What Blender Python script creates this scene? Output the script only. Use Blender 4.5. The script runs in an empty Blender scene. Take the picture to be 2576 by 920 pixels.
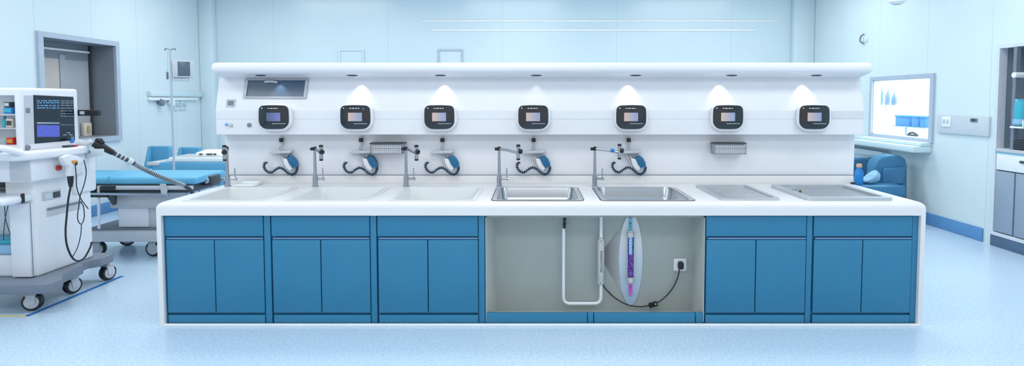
import bpy, bmesh, math, random
from mathutils import Vector, Matrix
random.seed(7)
PI = math.pi
C = bpy.context.scene.collection

# ------------------------------------------------------------------ camera model
F, PX0, PY0, PITCH, CAMZ = 1450.0, 1340.0, 323.5, math.atan(0.0507), 1.57
CP, SP = math.cos(PITCH), math.sin(PITCH)
def ray(u, v):
    a, b = (u - PX0) / F, -(v - PY0) / F
    return Vector((a, CP + b * SP, -SP + b * CP))
def at(u, v, Y):
    d = ray(u, v); t = Y / d.y
    return Vector((d.x * t, Y, CAMZ + d.z * t))
def atX(u, v, X):
    d = ray(u, v); t = X / d.x
    return Vector((X, d.y * t, CAMZ + d.z * t))
def ux(u, v, Y): return at(u, v, Y).x
def vz(v, Y): return at(PX0, v, Y).z

# ------------------------------------------------------------------ materials
def lin(c):
    return tuple(((x / 255) / 12.92 if x / 255 <= 0.04045 else ((x / 255 + 0.055) / 1.055) ** 2.4) for x in c) + (1.0,)
def mat(name, rgb, rough=0.45, metal=0.0, var=0.03, scale=8.0, bump=0.0, bscale=120.0, emit=0.0, spec=0.5, coat=0.0, ergb=None, trans=0.0):
    m = bpy.data.materials.new(name); m.use_nodes = True
    nt = m.node_tree; b = nt.nodes['Principled BSDF']
    c = lin(rgb)
    b.inputs['Roughness'].default_value = rough
    b.inputs['Metallic'].default_value = metal
    b.inputs['Specular IOR Level'].default_value = spec
    b.inputs['Coat Weight'].default_value = coat
    b.inputs['Transmission Weight'].default_value = trans
    tc = nt.nodes.new('ShaderNodeTexCoord')
    n = nt.nodes.new('ShaderNodeTexNoise'); n.inputs['Scale'].default_value = scale; n.inputs['Detail'].default_value = 3
    r = nt.nodes.new('ShaderNodeValToRGB')
    r.color_ramp.elements[0].position = 0.3; r.color_ramp.elements[1].position = 0.7
    r.color_ramp.elements[0].color = tuple(x * (1 - var) for x in c[:3]) + (1,)
    r.color_ramp.elements[1].color = tuple(min(1, x * (1 + var)) for x in c[:3]) + (1,)
    nt.links.new(tc.outputs['Object'], n.inputs['Vector'])
    nt.links.new(n.outputs['Fac'], r.inputs['Fac'])
    nt.links.new(r.outputs['Color'], b.inputs['Base Color'])
    if bump:
        n2 = nt.nodes.new('ShaderNodeTexNoise'); n2.inputs['Scale'].default_value = bscale
        bp = nt.nodes.new('ShaderNodeBump'); bp.inputs['Strength'].default_value = bump; bp.inputs['Distance'].default_value = 0.002
        nt.links.new(tc.outputs['Object'], n2.inputs['Vector'])
        nt.links.new(n2.outputs['Fac'], bp.inputs['Height']); nt.links.new(bp.outputs['Normal'], b.inputs['Normal'])
    if emit:
        b.inputs['Emission Color'].default_value = lin(ergb or rgb); b.inputs['Emission Strength'].default_value = emit
    return m

def wall_mat(name, rgb, axis, period, off, rough=0.3):
    """smooth clean-room wall panels with fine seams along one axis"""
    m = mat(name, rgb, rough, var=0.015, scale=1.5)
    nt = m.node_tree; b = nt.nodes['Principled BSDF']
    tc = nt.nodes.new('ShaderNodeTexCoord'); sx = nt.nodes.new('ShaderNodeSeparateXYZ')
    nt.links.new(tc.outputs['Object'], sx.inputs[0])
    def math_(op, a, bb):
        k = nt.nodes.new('ShaderNodeMath'); k.operation = op
        for i, s in enumerate((a, bb)):
            if isinstance(s, (int, float)): k.inputs[i].default_value = s
            else: nt.links.new(s, k.inputs[i])
        return k.outputs[0]
    t = math_('FRACT', math_('DIVIDE', math_('SUBTRACT', sx.outputs[axis], off), period), 0)
    line = math_('LESS_THAN', t, 0.010 / period)
    mx = nt.nodes.new('ShaderNodeMix'); mx.data_type = 'RGBA'
    src = b.inputs['Base Color'].links[0].from_socket
    nt.links.new(line, mx.inputs['Factor'])
    nt.links.new(src, mx.inputs[6]); mx.inputs[7].default_value = tuple(x * 0.85 for x in lin(rgb)[:3]) + (1,)
    nt.links.new(mx.outputs[2], b.inputs['Base Color'])
    return m

def floor_mat():
    m = mat('floor_vinyl', (166, 199, 242), 0.24, var=0.02, scale=2, spec=0.38)
    nt = m.node_tree; b = nt.nodes['Principled BSDF']
    tc = nt.nodes.new('ShaderNodeTexCoord')
    v = nt.nodes.new('ShaderNodeTexNoise'); v.inputs['Scale'].default_value = 55; v.inputs['Detail'].default_value = 4
    r = nt.nodes.new('ShaderNodeValToRGB')
    r.color_ramp.elements[0].position = 0.36; r.color_ramp.elements[0].color = lin((184, 211, 236))
    r.color_ramp.elements[1].position = 0.62; r.color_ramp.elements[1].color = lin((203, 226, 246))
    nt.links.new(tc.outputs['Object'], v.inputs['Vector']); nt.links.new(v.outputs['Fac'], r.inputs['Fac'])
    nt.links.new(r.outputs['Color'], b.inputs['Base Color'])
    return m

def brushed(name, rgb, rough=0.28, stretch=(2, 60, 60)):
    m = mat(name, rgb, rough, metal=1.0, var=0.02)
    nt = m.node_tree; b = nt.nodes['Principled BSDF']
    tc = nt.nodes.new('ShaderNodeTexCoord'); mp = nt.nodes.new('ShaderNodeMapping'); mp.inputs['Scale'].default_value = stretch
    n = nt.nodes.new('ShaderNodeTexNoise'); n.inputs['Scale'].default_value = 6
    r = nt.nodes.new('ShaderNodeMapRange'); r.inputs['To Min'].default_value = rough - .07; r.inputs['To Max'].default_value = rough + .07
    nt.links.new(tc.outputs['Object'], mp.inputs['Vector']); nt.links.new(mp.outputs['Vector'], n.inputs['Vector'])
    nt.links.new(n.outputs['Fac'], r.inputs['Value']); nt.links.new(r.outputs['Result'], b.inputs['Roughness'])
    return m

def gradient_mat(name, c0, c1, axis, a, b_, rough=0.5):
    """a two-colour blend along one axis: print, screens, painted reflection"""
    m = bpy.data.materials.new(name); m.use_nodes = True
    nt = m.node_tree; b = nt.nodes['Principled BSDF']; b.inputs['Roughness'].default_value = rough
    tc = nt.nodes.new('ShaderNodeTexCoord'); sx = nt.nodes.new('ShaderNodeSeparateXYZ')
    mr = nt.nodes.new('ShaderNodeMapRange'); mr.inputs['From Min'].default_value = a; mr.inputs['From Max'].default_value = b_
    r = nt.nodes.new('ShaderNodeValToRGB'); r.color_ramp.elements[0].color = lin(c0); r.color_ramp.elements[1].color = lin(c1)
    nt.links.new(tc.outputs['Object'], sx.inputs[0]); nt.links.new(sx.outputs[axis], mr.inputs['Value'])
    nt.links.new(mr.outputs['Result'], r.inputs['Fac']); nt.links.new(r.outputs['Color'], b.inputs['Base Color'])
    return m

def microbe_mat():
    """printed microbe picture: violet, magenta, navy and cyan blobs"""
    m = bpy.data.materials.new('printed_microbes'); m.use_nodes = True
    nt = m.node_tree; b = nt.nodes['Principled BSDF']; b.inputs['Roughness'].default_value = 0.35
    tc = nt.nodes.new('ShaderNodeTexCoord')
    n = nt.nodes.new('ShaderNodeTexNoise'); n.inputs['Scale'].default_value = 95; n.inputs['Detail'].default_value = 3; n.inputs['Distortion'].default_value = 1.6
    r = nt.nodes.new('ShaderNodeValToRGB'); e = r.color_ramp.elements
    e[0].position = .37; e[0].color = lin((28, 20, 70)); e[1].position = .64; e[1].color = lin((60, 170, 225))
    for p, c in ((.44, (60, 30, 112)), (.5, (122, 52, 172)), (.545, (176, 70, 204)), (.59, (46, 34, 98))):
        k = e.new(p); k.color = lin(c)
    nt.links.new(tc.outputs['Object'], n.inputs['Vector']); nt.links.new(n.outputs['Fac'], r.inputs['Fac'])
    nt.links.new(r.outputs['Color'], b.inputs['Base Color'])
    return m

M = dict(
    white=mat('solid_surface_white', (233, 234, 238), 0.32, var=0.01),
    console=mat('console_white', (236, 239, 247), 0.38, var=0.01),
    band=mat('pale_grey_band', (222, 226, 234), 0.4),
    sinkwhite=mat('sink_white', (224, 228, 232), 0.3, var=0.01),
    blue=mat('cabinet_blue', (46, 127, 168), 0.42, var=0.03, scale=3, bump=0.08, bscale=300),
    bluedark=mat('cabinet_frame_blue', (44, 116, 156), 0.45),
    rail=mat('handle_channel', (112, 152, 190), 0.3, metal=0.5),
    steel=brushed('brushed_steel', (196, 200, 205)),
    steel2=brushed('tray_steel', (214, 217, 221), 0.42),
    sinksteel=mat('sink_steel', (178, 182, 188), 0.27, metal=1.0, var=.01),
    pan=mat('tray_pan_steel', (176, 181, 187), 0.38, metal=.8, var=.01),
    chrome=mat('chrome', (176, 182, 192), 0.16, metal=1.0, var=0.01),
    satin=mat('satin_aluminium', (210, 209, 208), 0.34, metal=0.45, var=.01),
    dark=mat('black_rubber', (26, 30, 36), 0.45),
    darkgrey=mat('dark_grey_plastic', (62, 68, 76), 0.4),
    glass=mat('black_glass', (24, 33, 44), 0.12, coat=0.5, var=0.05),
    trim=mat('white_marks', (225, 230, 235), 0.4, emit=0.35),
    lcd=gradient_mat('lcd_panel', (214, 190, 180), (158, 170, 204), 0, -.045, .035, 0.3),
    lcdblue=gradient_mat('lcd_panel_blue', (92, 104, 140), (120, 130, 190), 0, -.045, .035, 0.3),
    cyanlamp=mat('blue_indicator', (40, 140, 230), 0.3, emit=0.6),
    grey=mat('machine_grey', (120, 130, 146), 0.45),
    lgrey=mat('light_grey_plastic', (196, 202, 211), 0.42),
    mwhite=mat('machine_white', (232, 236, 244), 0.38, var=0.012),
    screen=mat('monitor_screen', (22, 32, 46), 0.14, var=0.05),
    ui_a=mat('screen_text_blue', (88, 150, 200), 0.4, emit=0.35),
    ui_b=mat('screen_panel_violet', (74, 84, 176), 0.4, var=0.25, scale=45, emit=0.45),
    ui_c=mat('screen_lines_grey', (140, 160, 180), 0.4, emit=0.25),
    red=mat('red_plastic', (200, 45, 38), 0.35),
    brass=mat('aged_brass', (120, 108, 70), 0.4, metal=0.5),
    peach=mat('peach_plastic', (222, 172, 138), 0.45),
    lockerframe=mat('locker_frame_pale', (216, 225, 236), 0.4),
    ochre=mat('ochre_print', (186, 164, 112), 0.5),
    amber=mat('amber_plastic', (214, 150, 58), 0.4),
    teal=mat('teal_plastic', (60, 176, 200), 0.35),
    blueitem=mat('bright_blue_plastic', (40, 130, 205), 0.35),
    cream=mat('cream_card', (206, 200, 190), 0.6, var=0.08, scale=40),
    mattress=mat('blue_vinyl', (98, 178, 216), 0.4, var=0.03, scale=4, bump=0.05),
    chairblue=mat('chair_blue_vinyl', (92, 166, 206), 0.45, var=0.04),
    reclinerblue=mat('recliner_blue_vinyl', (60, 124, 166), 0.5, var=0.04),
    paleblue=mat('pale_blue_cloth', (150, 196, 226), 0.75, var=0.06, bump=0.2, bscale=40),
    skirting=mat('blue_vinyl_skirting', (92, 148, 200), 0.5, var=0.12, scale=120),
    tapeblue=mat('blue_floor_tape', (28, 118, 196), 0.45),
    tapeyellow=mat('yellow_floor_tape', (216, 206, 158), 0.5),
    framesilver=mat('silver_trim', (172, 178, 188), 0.35, metal=0.4),
    sill=mat('ledge_pale_cyan', (206, 228, 236), 0.45),
    panelgrey=mat('outlet_panel_grey', (204, 214, 224), 0.45),
    frame=mat('window_frame_grey', (184, 196, 214), 0.35, metal=0.2),
    reveal=mat('recess_grey', (132, 141, 152), 0.5),
    panel_warm=mat('recess_warm_panel', (196, 190, 186), 0.5),
    panel_grey=mat('recess_grey_panel', (166, 172, 180), 0.5),
    ceiling=mat('ceiling_white', (240, 246, 250), 0.6),
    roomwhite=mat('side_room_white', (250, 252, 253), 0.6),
    bottleblue=mat('bottle_grey_blue', (116, 146, 170), 0.3),
    binblue=mat('bin_blue', (66, 142, 206), 0.4),
    cavity=mat('bay_grey_laminate', (170, 178, 177), 0.5, var=0.03, scale=5),
    cavityside=mat('bay_side_laminate', (188, 192, 190), 0.5, var=0.03),
    pipe=mat('white_plastic_pipe', (238, 244, 250), 0.3, var=0.01),
    nichegrey=mat('niche_grey', (138, 154, 172), 0.5),
    doorgrey=mat('locker_grey', (150, 166, 186), 0.4, var=0.02),
    plinth=mat('plinth_slate', (82, 108, 138), 0.5),
    tubeblue=mat('light_blue_tube', (112, 208, 240), 0.3),
    tubepink=mat('pink_tube', (232, 112, 226), 0.3),
    arrowteal=mat('teal_print', (0, 120, 142), 0.5),
    arrowpink=mat('magenta_print', (176, 40, 170), 0.5),
    ink=mat('black_ink', (28, 28, 30), 0.5),
    led=mat('green_led', (40, 190, 70), 0.4, emit=1.0),
    winreflect=gradient_mat('pane_reflection', (84, 100, 118), (46, 78, 112), 0, -.25, .25, 0.12),  # blue-grey reflection painted into the dark glass colour
    hose=mat('coil_hose_blue', (20, 66, 98), 0.4),
    grip=mat('grip_blue', (26, 106, 152), 0.45),
    clear=mat('clear_plastic', (205, 220, 230), 0.2),
    backwall=wall_mat('back_wall_panels', (214, 233, 242), 0, 2.05, -0.55, 0.22),
    leftwall=wall_mat('left_wall_panels', (215, 231, 239), 1, 0.885, 6.87, 0.3),
    rightwall=wall_mat('right_wall_panels', (217, 235, 240), 1, 1.02, 6.28, 0.3),
    floor=floor_mat(), microbes=microbe_mat(),
)

# ------------------------------------------------------------------ mesh builder
class MB:
    def __init__(self): self.bm = bmesh.new()
    def _merge(self, t, mtx=None):
        if mtx is not None: bmesh.ops.transform(t, matrix=mtx, verts=t.verts)
        me = bpy.data.meshes.new('tmp'); t.to_mesh(me); t.free()
        self.bm.from_mesh(me); bpy.data.meshes.remove(me)
        return self
    def box(self, x0, x1, y0, y1, z0, z1, bev=0.0, seg=2, mtx=None):
        t = bmesh.new()
        v = [t.verts.new(p) for p in ((x0,y0,z0),(x1,y0,z0),(x1,y1,z0),(x0,y1,z0),(x0,y0,z1),(x1,y0,z1),(x1,y1,z1),(x0,y1,z1))]
        for f in ((3,2,1,0),(4,5,6,7),(0,1,5,4),(1,2,6,5),(2,3,7,6),(3,0,4,7)): t.faces.new([v[i] for i in f])
        if bev: bmesh.ops.bevel(t, geom=t.edges[:], offset=bev, segments=seg, profile=0.5, affect='EDGES')
        return self._merge(t, mtx)
    def prism(self, poly, axis, a, b, bev=0.0, seg=2, mtx=None):
        t = bmesh.new()
        def p3(p, w): return {'x': (w, p[0], p[1]), 'y': (p[0], w, p[1]), 'z': (p[0], p[1], w)}[axis]
        lo = [t.verts.new(p3(p, a)) for p in poly]; hi = [t.verts.new(p3(p, b)) for p in poly]
        n = len(poly); t.faces.new(lo); t.faces.new(hi[::-1])
        for i in range(n): t.faces.new((lo[i], hi[i], hi[(i+1) % n], lo[(i+1) % n]))
        bmesh.ops.recalc_face_normals(t, faces=t.faces[:])
        if bev:
            caps = [e for e in t.edges if all(len(f.verts) > 4 or n == 4 for f in e.link_faces) or any(len(f.verts) == n and n > 4 for f in e.link_faces)]
            bmesh.ops.bevel(t, geom=caps if n > 4 else t.edges[:], offset=bev, segments=seg, profile=0.5, affect='EDGES')
        return self._merge(t, mtx)
    def ring(self, outer, inner, axis, a, b, mtx=None):
        t = bmesh.new(); n = len(outer)
        def p3(p, w): return {'x': (w, p[0], p[1]), 'y': (p[0], w, p[1]), 'z': (p[0], p[1], w)}[axis]
        L = [[t.verts.new(p3(p, w)) for p in ps] for ps, w in ((outer, a), (outer, b), (inner, b), (inner, a))]
        for k in range(4):
            A, B = L[k], L[(k+1) % 4]
            for i in range(n): t.faces.new((A[i], A[(i+1) % n], B[(i+1) % n], B[i]))
        bmesh.ops.recalc_face_normals(t, faces=t.faces[:])
        return self._merge(t, mtx)
    def tube(self, pts, r, seg=10, caps=True):
        pts = [Vector(p) for p in pts]; n = len(pts)
        rs = r if isinstance(r, (list, tuple)) else [r] * n
        t = bmesh.new(); rings = []; up = None
        for i, p in enumerate(pts):
            d = (pts[min(i+1, n-1)] - pts[max(i-1, 0)]).normalized()
            if up is None:
                up = Vector((0, 0, 1)) if abs(d.z) < .9 else Vector((1, 0, 0))
            up = (up - d * up.dot(d)).normalized(); s = d.cross(up)
            rings.append([t.verts.new(p + (up * math.cos(q) + s * math.sin(q)) * rs[i]) for q in (2*PI*k/seg for k in range(seg))])
        for a, b in zip(rings, rings[1:]):
            for k in range(seg): t.faces.new((a[k], a[(k+1) % seg], b[(k+1) % seg], b[k]))
        if caps: t.faces.new(rings[0][::-1]); t.faces.new(rings[-1])
        bmesh.ops.recalc_face_normals(t, faces=t.faces[:])
        return self._merge(t)
    def lathe(self, prof, c=(0,0,0), axis='z', seg=20, mtx=None):
        t = bmesh.new(); rings = []
        for r, h in prof:
            ring = []
            for k in range(seg):
                q = 2*PI*k/seg; a, b = r*math.cos(q), r*math.sin(q)
                ring.append(t.verts.new({'z': (c[0]+a, c[1]+b, c[2]+h), 'y': (c[0]+a, c[1]+h, c[2]+b), 'x': (c[0]+h, c[1]+a, c[2]+b)}[axis]))
            rings.append(ring)
        for a, b in zip(rings, rings[1:]):
            for k in range(seg): t.faces.new((a[k], a[(k+1) % seg], b[(k+1) % seg], b[k]))
        t.faces.new(rings[0][::-1]); t.faces.new(rings[-1])
        bmesh.ops.recalc_face_normals(t, faces=t.faces[:])
        return self._merge(t, mtx)

def wloc(o):
    v = Vector((0, 0, 0))
    while o is not None: v += o.location; o = o.parent
    return v
def obj(name, mb, m, parent=None, smooth=True, label=None, kind=None, angle=35):
    """links the collected shapes (world coordinates) as ONE mesh object under its parent"""
    me = bpy.data.meshes.new(name)
    if parent is not None: bmesh.ops.translate(mb.bm, vec=-wloc(parent), verts=mb.bm.verts)
    mb.bm.to_mesh(me); mb.bm.free()
    if smooth:
        me.shade_smooth() if hasattr(me, 'shade_smooth') else None
        me.set_sharp_from_angle(angle=math.radians(angle))
    o = bpy.data.objects.new(name, me); C.objects.link(o)
    o.data.materials.append(m)
    if parent is not None: o.parent = parent
    if label: o['label'] = label
    if kind: o['kind'] = kind
    return o
def tag(o, label, cat, group=None):
    o['label'] = label; o['category'] = cat
    if group: o['group'] = group
    return o
def thing(name, loc, label, cat, group=None):
    o = bpy.data.objects.new(name, None); C.objects.link(o); o.location = loc; o.empty_display_size = .05
    return tag(o, label, cat, group)
def copy_tree(o, parent=None):
    c = o.copy(); C.objects.link(c)
    if parent is not None: c.parent = parent
    for ch in [k for k in bpy.data.objects if k.parent == o and k != c]: copy_tree(ch, c)
    return c
def children(o): return [k for k in bpy.data.objects if k.parent == o]
def struct(name, mb, m, parent=None, smooth=True):
    return obj(name, mb, m, parent, smooth, kind='structure' if parent is None else None)
def cut(o, boxes):
    """cuts box-shaped openings into a mesh, one after another"""
    for b in boxes:
        mb = MB(); mb.box(*b)
        me = bpy.data.meshes.new('c'); mb.bm.to_mesh(me); mb.bm.free()
        c = bpy.data.objects.new('c', me); C.objects.link(c)
        c.matrix_world = Matrix.Translation(wloc(o))
        md = o.modifiers.new('cut', 'BOOLEAN'); md.operation = 'DIFFERENCE'; md.object = c; md.solver = 'EXACT'
        bpy.context.view_layer.update()
        new = bpy.data.meshes.new_from_object(o.evaluated_get(bpy.context.evaluated_depsgraph_get()))
        o.modifiers.clear(); old = o.data; o.data = new
        nm = old.name; bpy.data.meshes.remove(old); new.name = nm
        bpy.data.objects.remove(c); bpy.data.meshes.remove(me)
    o.data.set_sharp_from_angle(angle=math.radians(35))
def text(name, s, size, loc, rot, m, parent, ext=0.0006, align='CENTER', sx=1.0):
    cu = bpy.data.curves.new(name, 'FONT'); cu.body = s; cu.size = size; cu.extrude = ext
    cu.align_x = align; cu.align_y = 'CENTER'
    tmp = bpy.data.objects.new('t', cu); C.objects.link(tmp); bpy.context.view_layer.update()
    me = bpy.data.meshes.new_from_object(tmp.evaluated_get(bpy.context.evaluated_depsgraph_get()))
    bpy.data.objects.remove(tmp); bpy.data.curves.remove(cu)
    o = bpy.data.objects.new(name, me); C.objects.link(o); me.materials.clear(); me.materials.append(m)
    o.parent = parent; o.location = Vector(loc) - wloc(parent); o.rotation_euler = rot; o.scale = (sx, 1, 1)
    return o
def smooth_path(pts, n=8):
    """Catmull-Rom through the points"""
    P = [Vector(p) for p in pts]; P = [P[0]*2 - P[1]] + P + [P[-1]*2 - P[-2]]; out = []
    for i in range(1, len(P) - 2):
        for k in range(n):
            t = k / n; a, b, c, d = P[i-1], P[i], P[i+1], P[i+2]
            out.append(.5 * (2*b + (c - a)*t + (2*a - 5*b + 4*c - d)*t*t + (3*b - a - 3*c + d)*t**3))
    out.append(P[-2]); return out
def rrect(w, h, rt, rb, bow=0.0, n=6):
    """rounded rectangle centred on 0,0; bow swells the sides a little"""
    pts = []
    arcs = ((w/2-rt, h/2-rt, rt, 0), (-w/2+rt, h/2-rt, rt, 90), (-w/2+rb, -h/2+rb, rb, 180), (w/2-rb, -h/2+rb, rb, 270))
    for q, (cx, cy, r, a0) in enumerate(arcs):
        arc = [(cx + r*math.cos(math.radians(a0 + 90*k/n)), cy + r*math.sin(math.radians(a0 + 90*k/n))) for k in range(n+1)]
        pts += arc
        if bow:
            nx, ny, r2, a2 = arcs[(q+1) % 4]
            e = (nx + r2*math.cos(math.radians(a2)), ny + r2*math.sin(math.radians(a2)))
            for k in range(1, 6): pts.append(tuple(arc[-1][i] + (e[i]-arc[-1][i])*k/6 for i in (0, 1)))
    if bow:
        pts = [(x + math.copysign(bow, x)*(1-(2*z/h)**2)*min(1, abs(2*x/w)**2), z + math.copysign(bow, z)*(1-(2*x/w)**2)*min(1, abs(2*z/h)**2)) for x, z in pts]
    return pts

# ================================================================== THE ROOM
XL, XR, YB, YN, ZC = -5.9, 4.98, 10.4, -2.6, 3.6
struct('floor', MB().box(XL-.9, XR+2.2, YN, YB+.1, -.06, 0), M['floor'], smooth=False)
struct('ceiling', MB().box(XL-.9, XR+2.2, YN, YB+.1, ZC, ZC+.06), M['ceiling'], smooth=False)
wb = struct('wall_back', MB().box(XL-.9, XR+2.2, YB, YB+.1, 0, ZC), M['backwall'], smooth=False)
wl = struct('wall_left', MB().box(XL-.1, XL, YN, YB, 0, ZC), M['leftwall'], smooth=False)
wr = struct('wall_right', MB().box(XR, XR+.1, YN, YB, 0, ZC), M['rightwall'], smooth=False)

# corner columns at the back
for nm, x0, x1 in (('trim_1', XL, XL+.24), ('trim_2', XR-.36, XR)):
    struct(nm, MB().box(x0, x1, YB-.16, YB, 0, ZC, .02), M['backwall'])
# skirting
struct('baseboard_right', MB().box(XR-.018, XR, 6.30, YB-.16, 0, .15, .006), M['skirting'])
struct('baseboard_left', MB().box(XL, XL+.018, YN, YB-.16, 0, .15, .006), M['skirting'])
struct('baseboard_back', MB().box(XL+.24, XR-.36, YB-.018, YB, 0, .15, .006), M['skirting'])
# thin white bars imitate light streaks reflected on the back wall; faint frames
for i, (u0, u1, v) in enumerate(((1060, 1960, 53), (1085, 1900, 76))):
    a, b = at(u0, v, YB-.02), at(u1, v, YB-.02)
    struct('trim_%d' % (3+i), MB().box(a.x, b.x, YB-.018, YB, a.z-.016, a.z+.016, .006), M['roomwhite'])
def wall_board(u0, u1, v0, v1, label):
    a, b = at(u0, v0, YB), at(u1, v1, YB)
    t = thing('wall_board', ((a.x+b.x)/2, YB, b.z), label, 'board', 'framed boards on the back wall')
    zb = b.z - .25
    o, n = [(a.x, zb), (b.x, zb), (b.x, a.z), (a.x, a.z)], .03
    i_ = [(a.x+n, zb+n), (b.x-n, zb+n), (b.x-n, a.z-n), (a.x+n, a.z-n)]
    obj('frame', MB().ring(o, i_, 'y', YB-.03, YB), M['frame' if u0 > 1000 else 'backwall'], t, False)
    obj('panel', MB().box(a.x+n, b.x-n, YB-.012, YB, zb+n, a.z-n), M['backwall'], t, False)
wall_board(1102, 1165, 124, 160, 'framed pale board with grey edge on back wall above the canopy shelf')
wall_board(853, 917, 124, 160, 'faint white framed board on back wall, without the grey edge')

# --- recessed hatch window in the left wall
Y0, Y1, Z0, Z1 = atX(96, 250, XL).y, atX(299, 250, XL).y, .99, 2.385
y0, y1, z0, z1 = Y0+.07, Y1-.07, Z0+.07, Z1-.065
cut(wl, [(XL-.2, XL+.1, y0, y1, z0, z1)])
w1 = struct('window_1', MB().ring([(Y0,Z0),(Y1,Z0),(Y1,Z1),(Y0,Z1)], [(y0,z0),(y1,z0),(y1,z1),(y0,z1)], 'x', XL-.02, XL+.035), M['frame'], smooth=False)
w1['label'] = 'grey framed recessed hatch window in the wall behind the wheeled monitor machine'
D = .31
rv = MB().box(XL-D, XL, y0-.05, y1+.05, z1-.006, z1+.05).box(XL-D, XL, y0-.05, y1+.05, z0-.05, z0+.006).box(XL-D, XL, y0-.05, y0+.006, z0, z1).box(XL-D, XL, y1-.006, y1+.05, z0, z1)
obj('window_reveal', rv, M['reveal'], w1, False)
ym = atX(226, 200, XL-D).y; ya = atX(150, 200, XL-D).y
obj('warm_panel', MB().box(XL-D-.03, XL-D, y0-.05, ya, z0-.05, z1-.22), M['panel_warm'], w1, False)
obj('grey_panel', MB().box(XL-D-.04, XL-D-.005, ya-.02, y1+.05, z0-.05, z1-.16).box(XL-D-.03, XL-D+.012, ya, ya+.09, z0, z1-.16), M['panel_grey'], w1, False)
obj('header_panel', MB().box(XL-D-.04, XL-D-.002, y0-.05, y1+.05, z1-.22, z1+.05), M['reveal'], w1, False)
obj('header_strip', MB().box(XL-D-.02, XL-D+.02, y0-.02, ym, z1-.11, z1-.085), M['roomwhite'], w1, False)
obj('mullion', MB().box(XL-D-.02, XL-D+.025, ym-.012, ym+.012, z0, z1), M['darkgrey'], w1, False)
# dispenser on the recess back panel
a = atX(213, 325, XL-D)
t = thing('dispenser', (XL-D, a.y, a.z-.08), 'small cream dispenser inside the grey recessed hatch window', 'dispenser')
obj('case', MB().box(XL-D, XL-D+.05, a.y-.075, a.y+.075, a.z-.1, a.z+.09, .015), M['cream'], t)
obj('front', MB().prism([(a.y+x, a.z+z) for x, z in rrect(.05, .09, .02, .015)], 'x', XL-D+.05, XL-D+.06), M['ochre'], t)

# --- bright window in the right wall
Y0, Y1, Z0, Z1 = atX(2352, 250, XR).y, atX(2192, 250, XR).y, 1.03, 1.895
y0, y1, z0, z1 = Y0+.06, Y1-.05, Z0+.045, Z1-.05
cyn0, cyn1 = 5.15, 6.20                     # locker niche in the same wall
cut(wr, [(XR-.1, XR+.3, y0, y1, z0, z1), (XR-.1, XR+.3, cyn0+.01, cyn1-.045, .05, atX(2519, 113, XR-.035).z-.012)])
w2 = struct('window_2', MB().ring([(Y0,Z0),(Y1,Z0),(Y1,Z1),(Y0,Z1)], [(y0,z0),(y1,z0),(y1,z1),(y0,z1)], 'x', XR-.03, XR+.02), M['frame'], smooth=False)
w2['label'] = 'grey framed window looking into the bright side room'
obj('window_reveal', MB().box(XR, XR+.1, y0-.001, y0+.012, z0, z1).box(XR, XR+.1, y1-.012, y1+.001, z0, z1).box(XR, XR+.1, y0, y1, z0-.001, z0+.01).box(XR, XR+.1, y0, y1, z1-.01, z1+.001), M['roomwhite'], w2, False)
pane_m = bpy.data.materials.new('window_pane'); pane_m.use_nodes = True
nt = pane_m.node_tree; nt.nodes.clear()
o_ = nt.nodes.new('ShaderNodeOutputMaterial'); mx = nt.nodes.new('ShaderNodeMixShader')
tr = nt.nodes.new('ShaderNodeBsdfTransparent'); gl = nt.nodes.new('ShaderNodeBsdfGlossy'); gl.inputs['Roughness'].default_value = .02
tr.inputs['Color'].default_value = (.96, .98, .99, 1); mx.inputs[0].default_value = .06
nt.links.new(tr.outputs[0], mx.inputs[1]); nt.links.new(gl.outputs[0], mx.inputs[2]); nt.links.new(mx.outputs[0], o_.inputs[0])
obj('window_pane', MB().box(XR+.03, XR+.036, y0, y1, z0, z1), pane_m, w2, False)
# sill ledge
s = struct('trim_5', MB().box(XR-.24, XR, Y0+.02, YB-.2, .905, .985, .015).box(XR-.14, XR, Y0+.02, YB-.2, .985, 1.03, .008), M['sill'])
s['label'] = 'white ledge under the bright window'
s = struct('trim_6', MB().box(XR-.12, XR, 8.0, YB-.2, .76, .84, .01), M['sill'])
# side room shell behind the window
XS = XR+1.9
struct('wall_side', MB().box(XS, XS+.05, 6.4, YB, 0, ZC).box(XR+.1, XS, 6.35, 6.4, 0, ZC), M['roomwhite'], smooth=False)
# bins and bottles on stands seen through it
Xb = XR+.7
def through(u, v, X=Xb): return atX(u, v, X)
bz = [through(u, 304, Xb-.085) for u in (2251, 2288, 2292, 2310, 2314, 2328)]
zt, zb = through(2290, 290).z, through(2290, 317).z
yc = through(2280, 304).y
t = thing('bin_stand', (Xb, yc, 0), 'slim stand behind the bright window carrying the blue bins', 'stand')
obj('post', MB().lathe([(.016, .02), (.016, zb-.021)], (Xb, yc, 0)), M['frame'], t)
obj('foot', MB().lathe([(.13, 0), (.13, .012), (.03, .02)], (Xb, yc, 0)), M['frame'], t)
obj('shelf', MB().box(Xb-.1, Xb+.1, bz[5].y-.02, bz[0].y+.02, zb-.02, zb-.001), M['frame'], t)
for k, lab in ((0, 'widest blue bin on the stand behind the bright window'), (2, 'middle blue bin on the stand behind the bright window'), (4, 'narrow blue bin on the stand beside the window frame')):
    ya_, yb_ = bz[k+1].y+.008, bz[k].y-.008
    t = thing('storage_bin', (Xb, (ya_+yb_)/2, zb), lab, 'bin', 'blue bins behind the window')
    obj('body', MB().box(Xb-.085, Xb+.085, ya_, yb_, zb, zt-.03, .01), M['binblue'], t)
    obj('rim', MB().box(Xb-.095, Xb+.095, ya_-.004, yb_+.004, zt-.03, zt, .006), M['binblue'], t)
Xc = XR+.35
zsh = through(2227, 264, Xc).z
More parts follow.
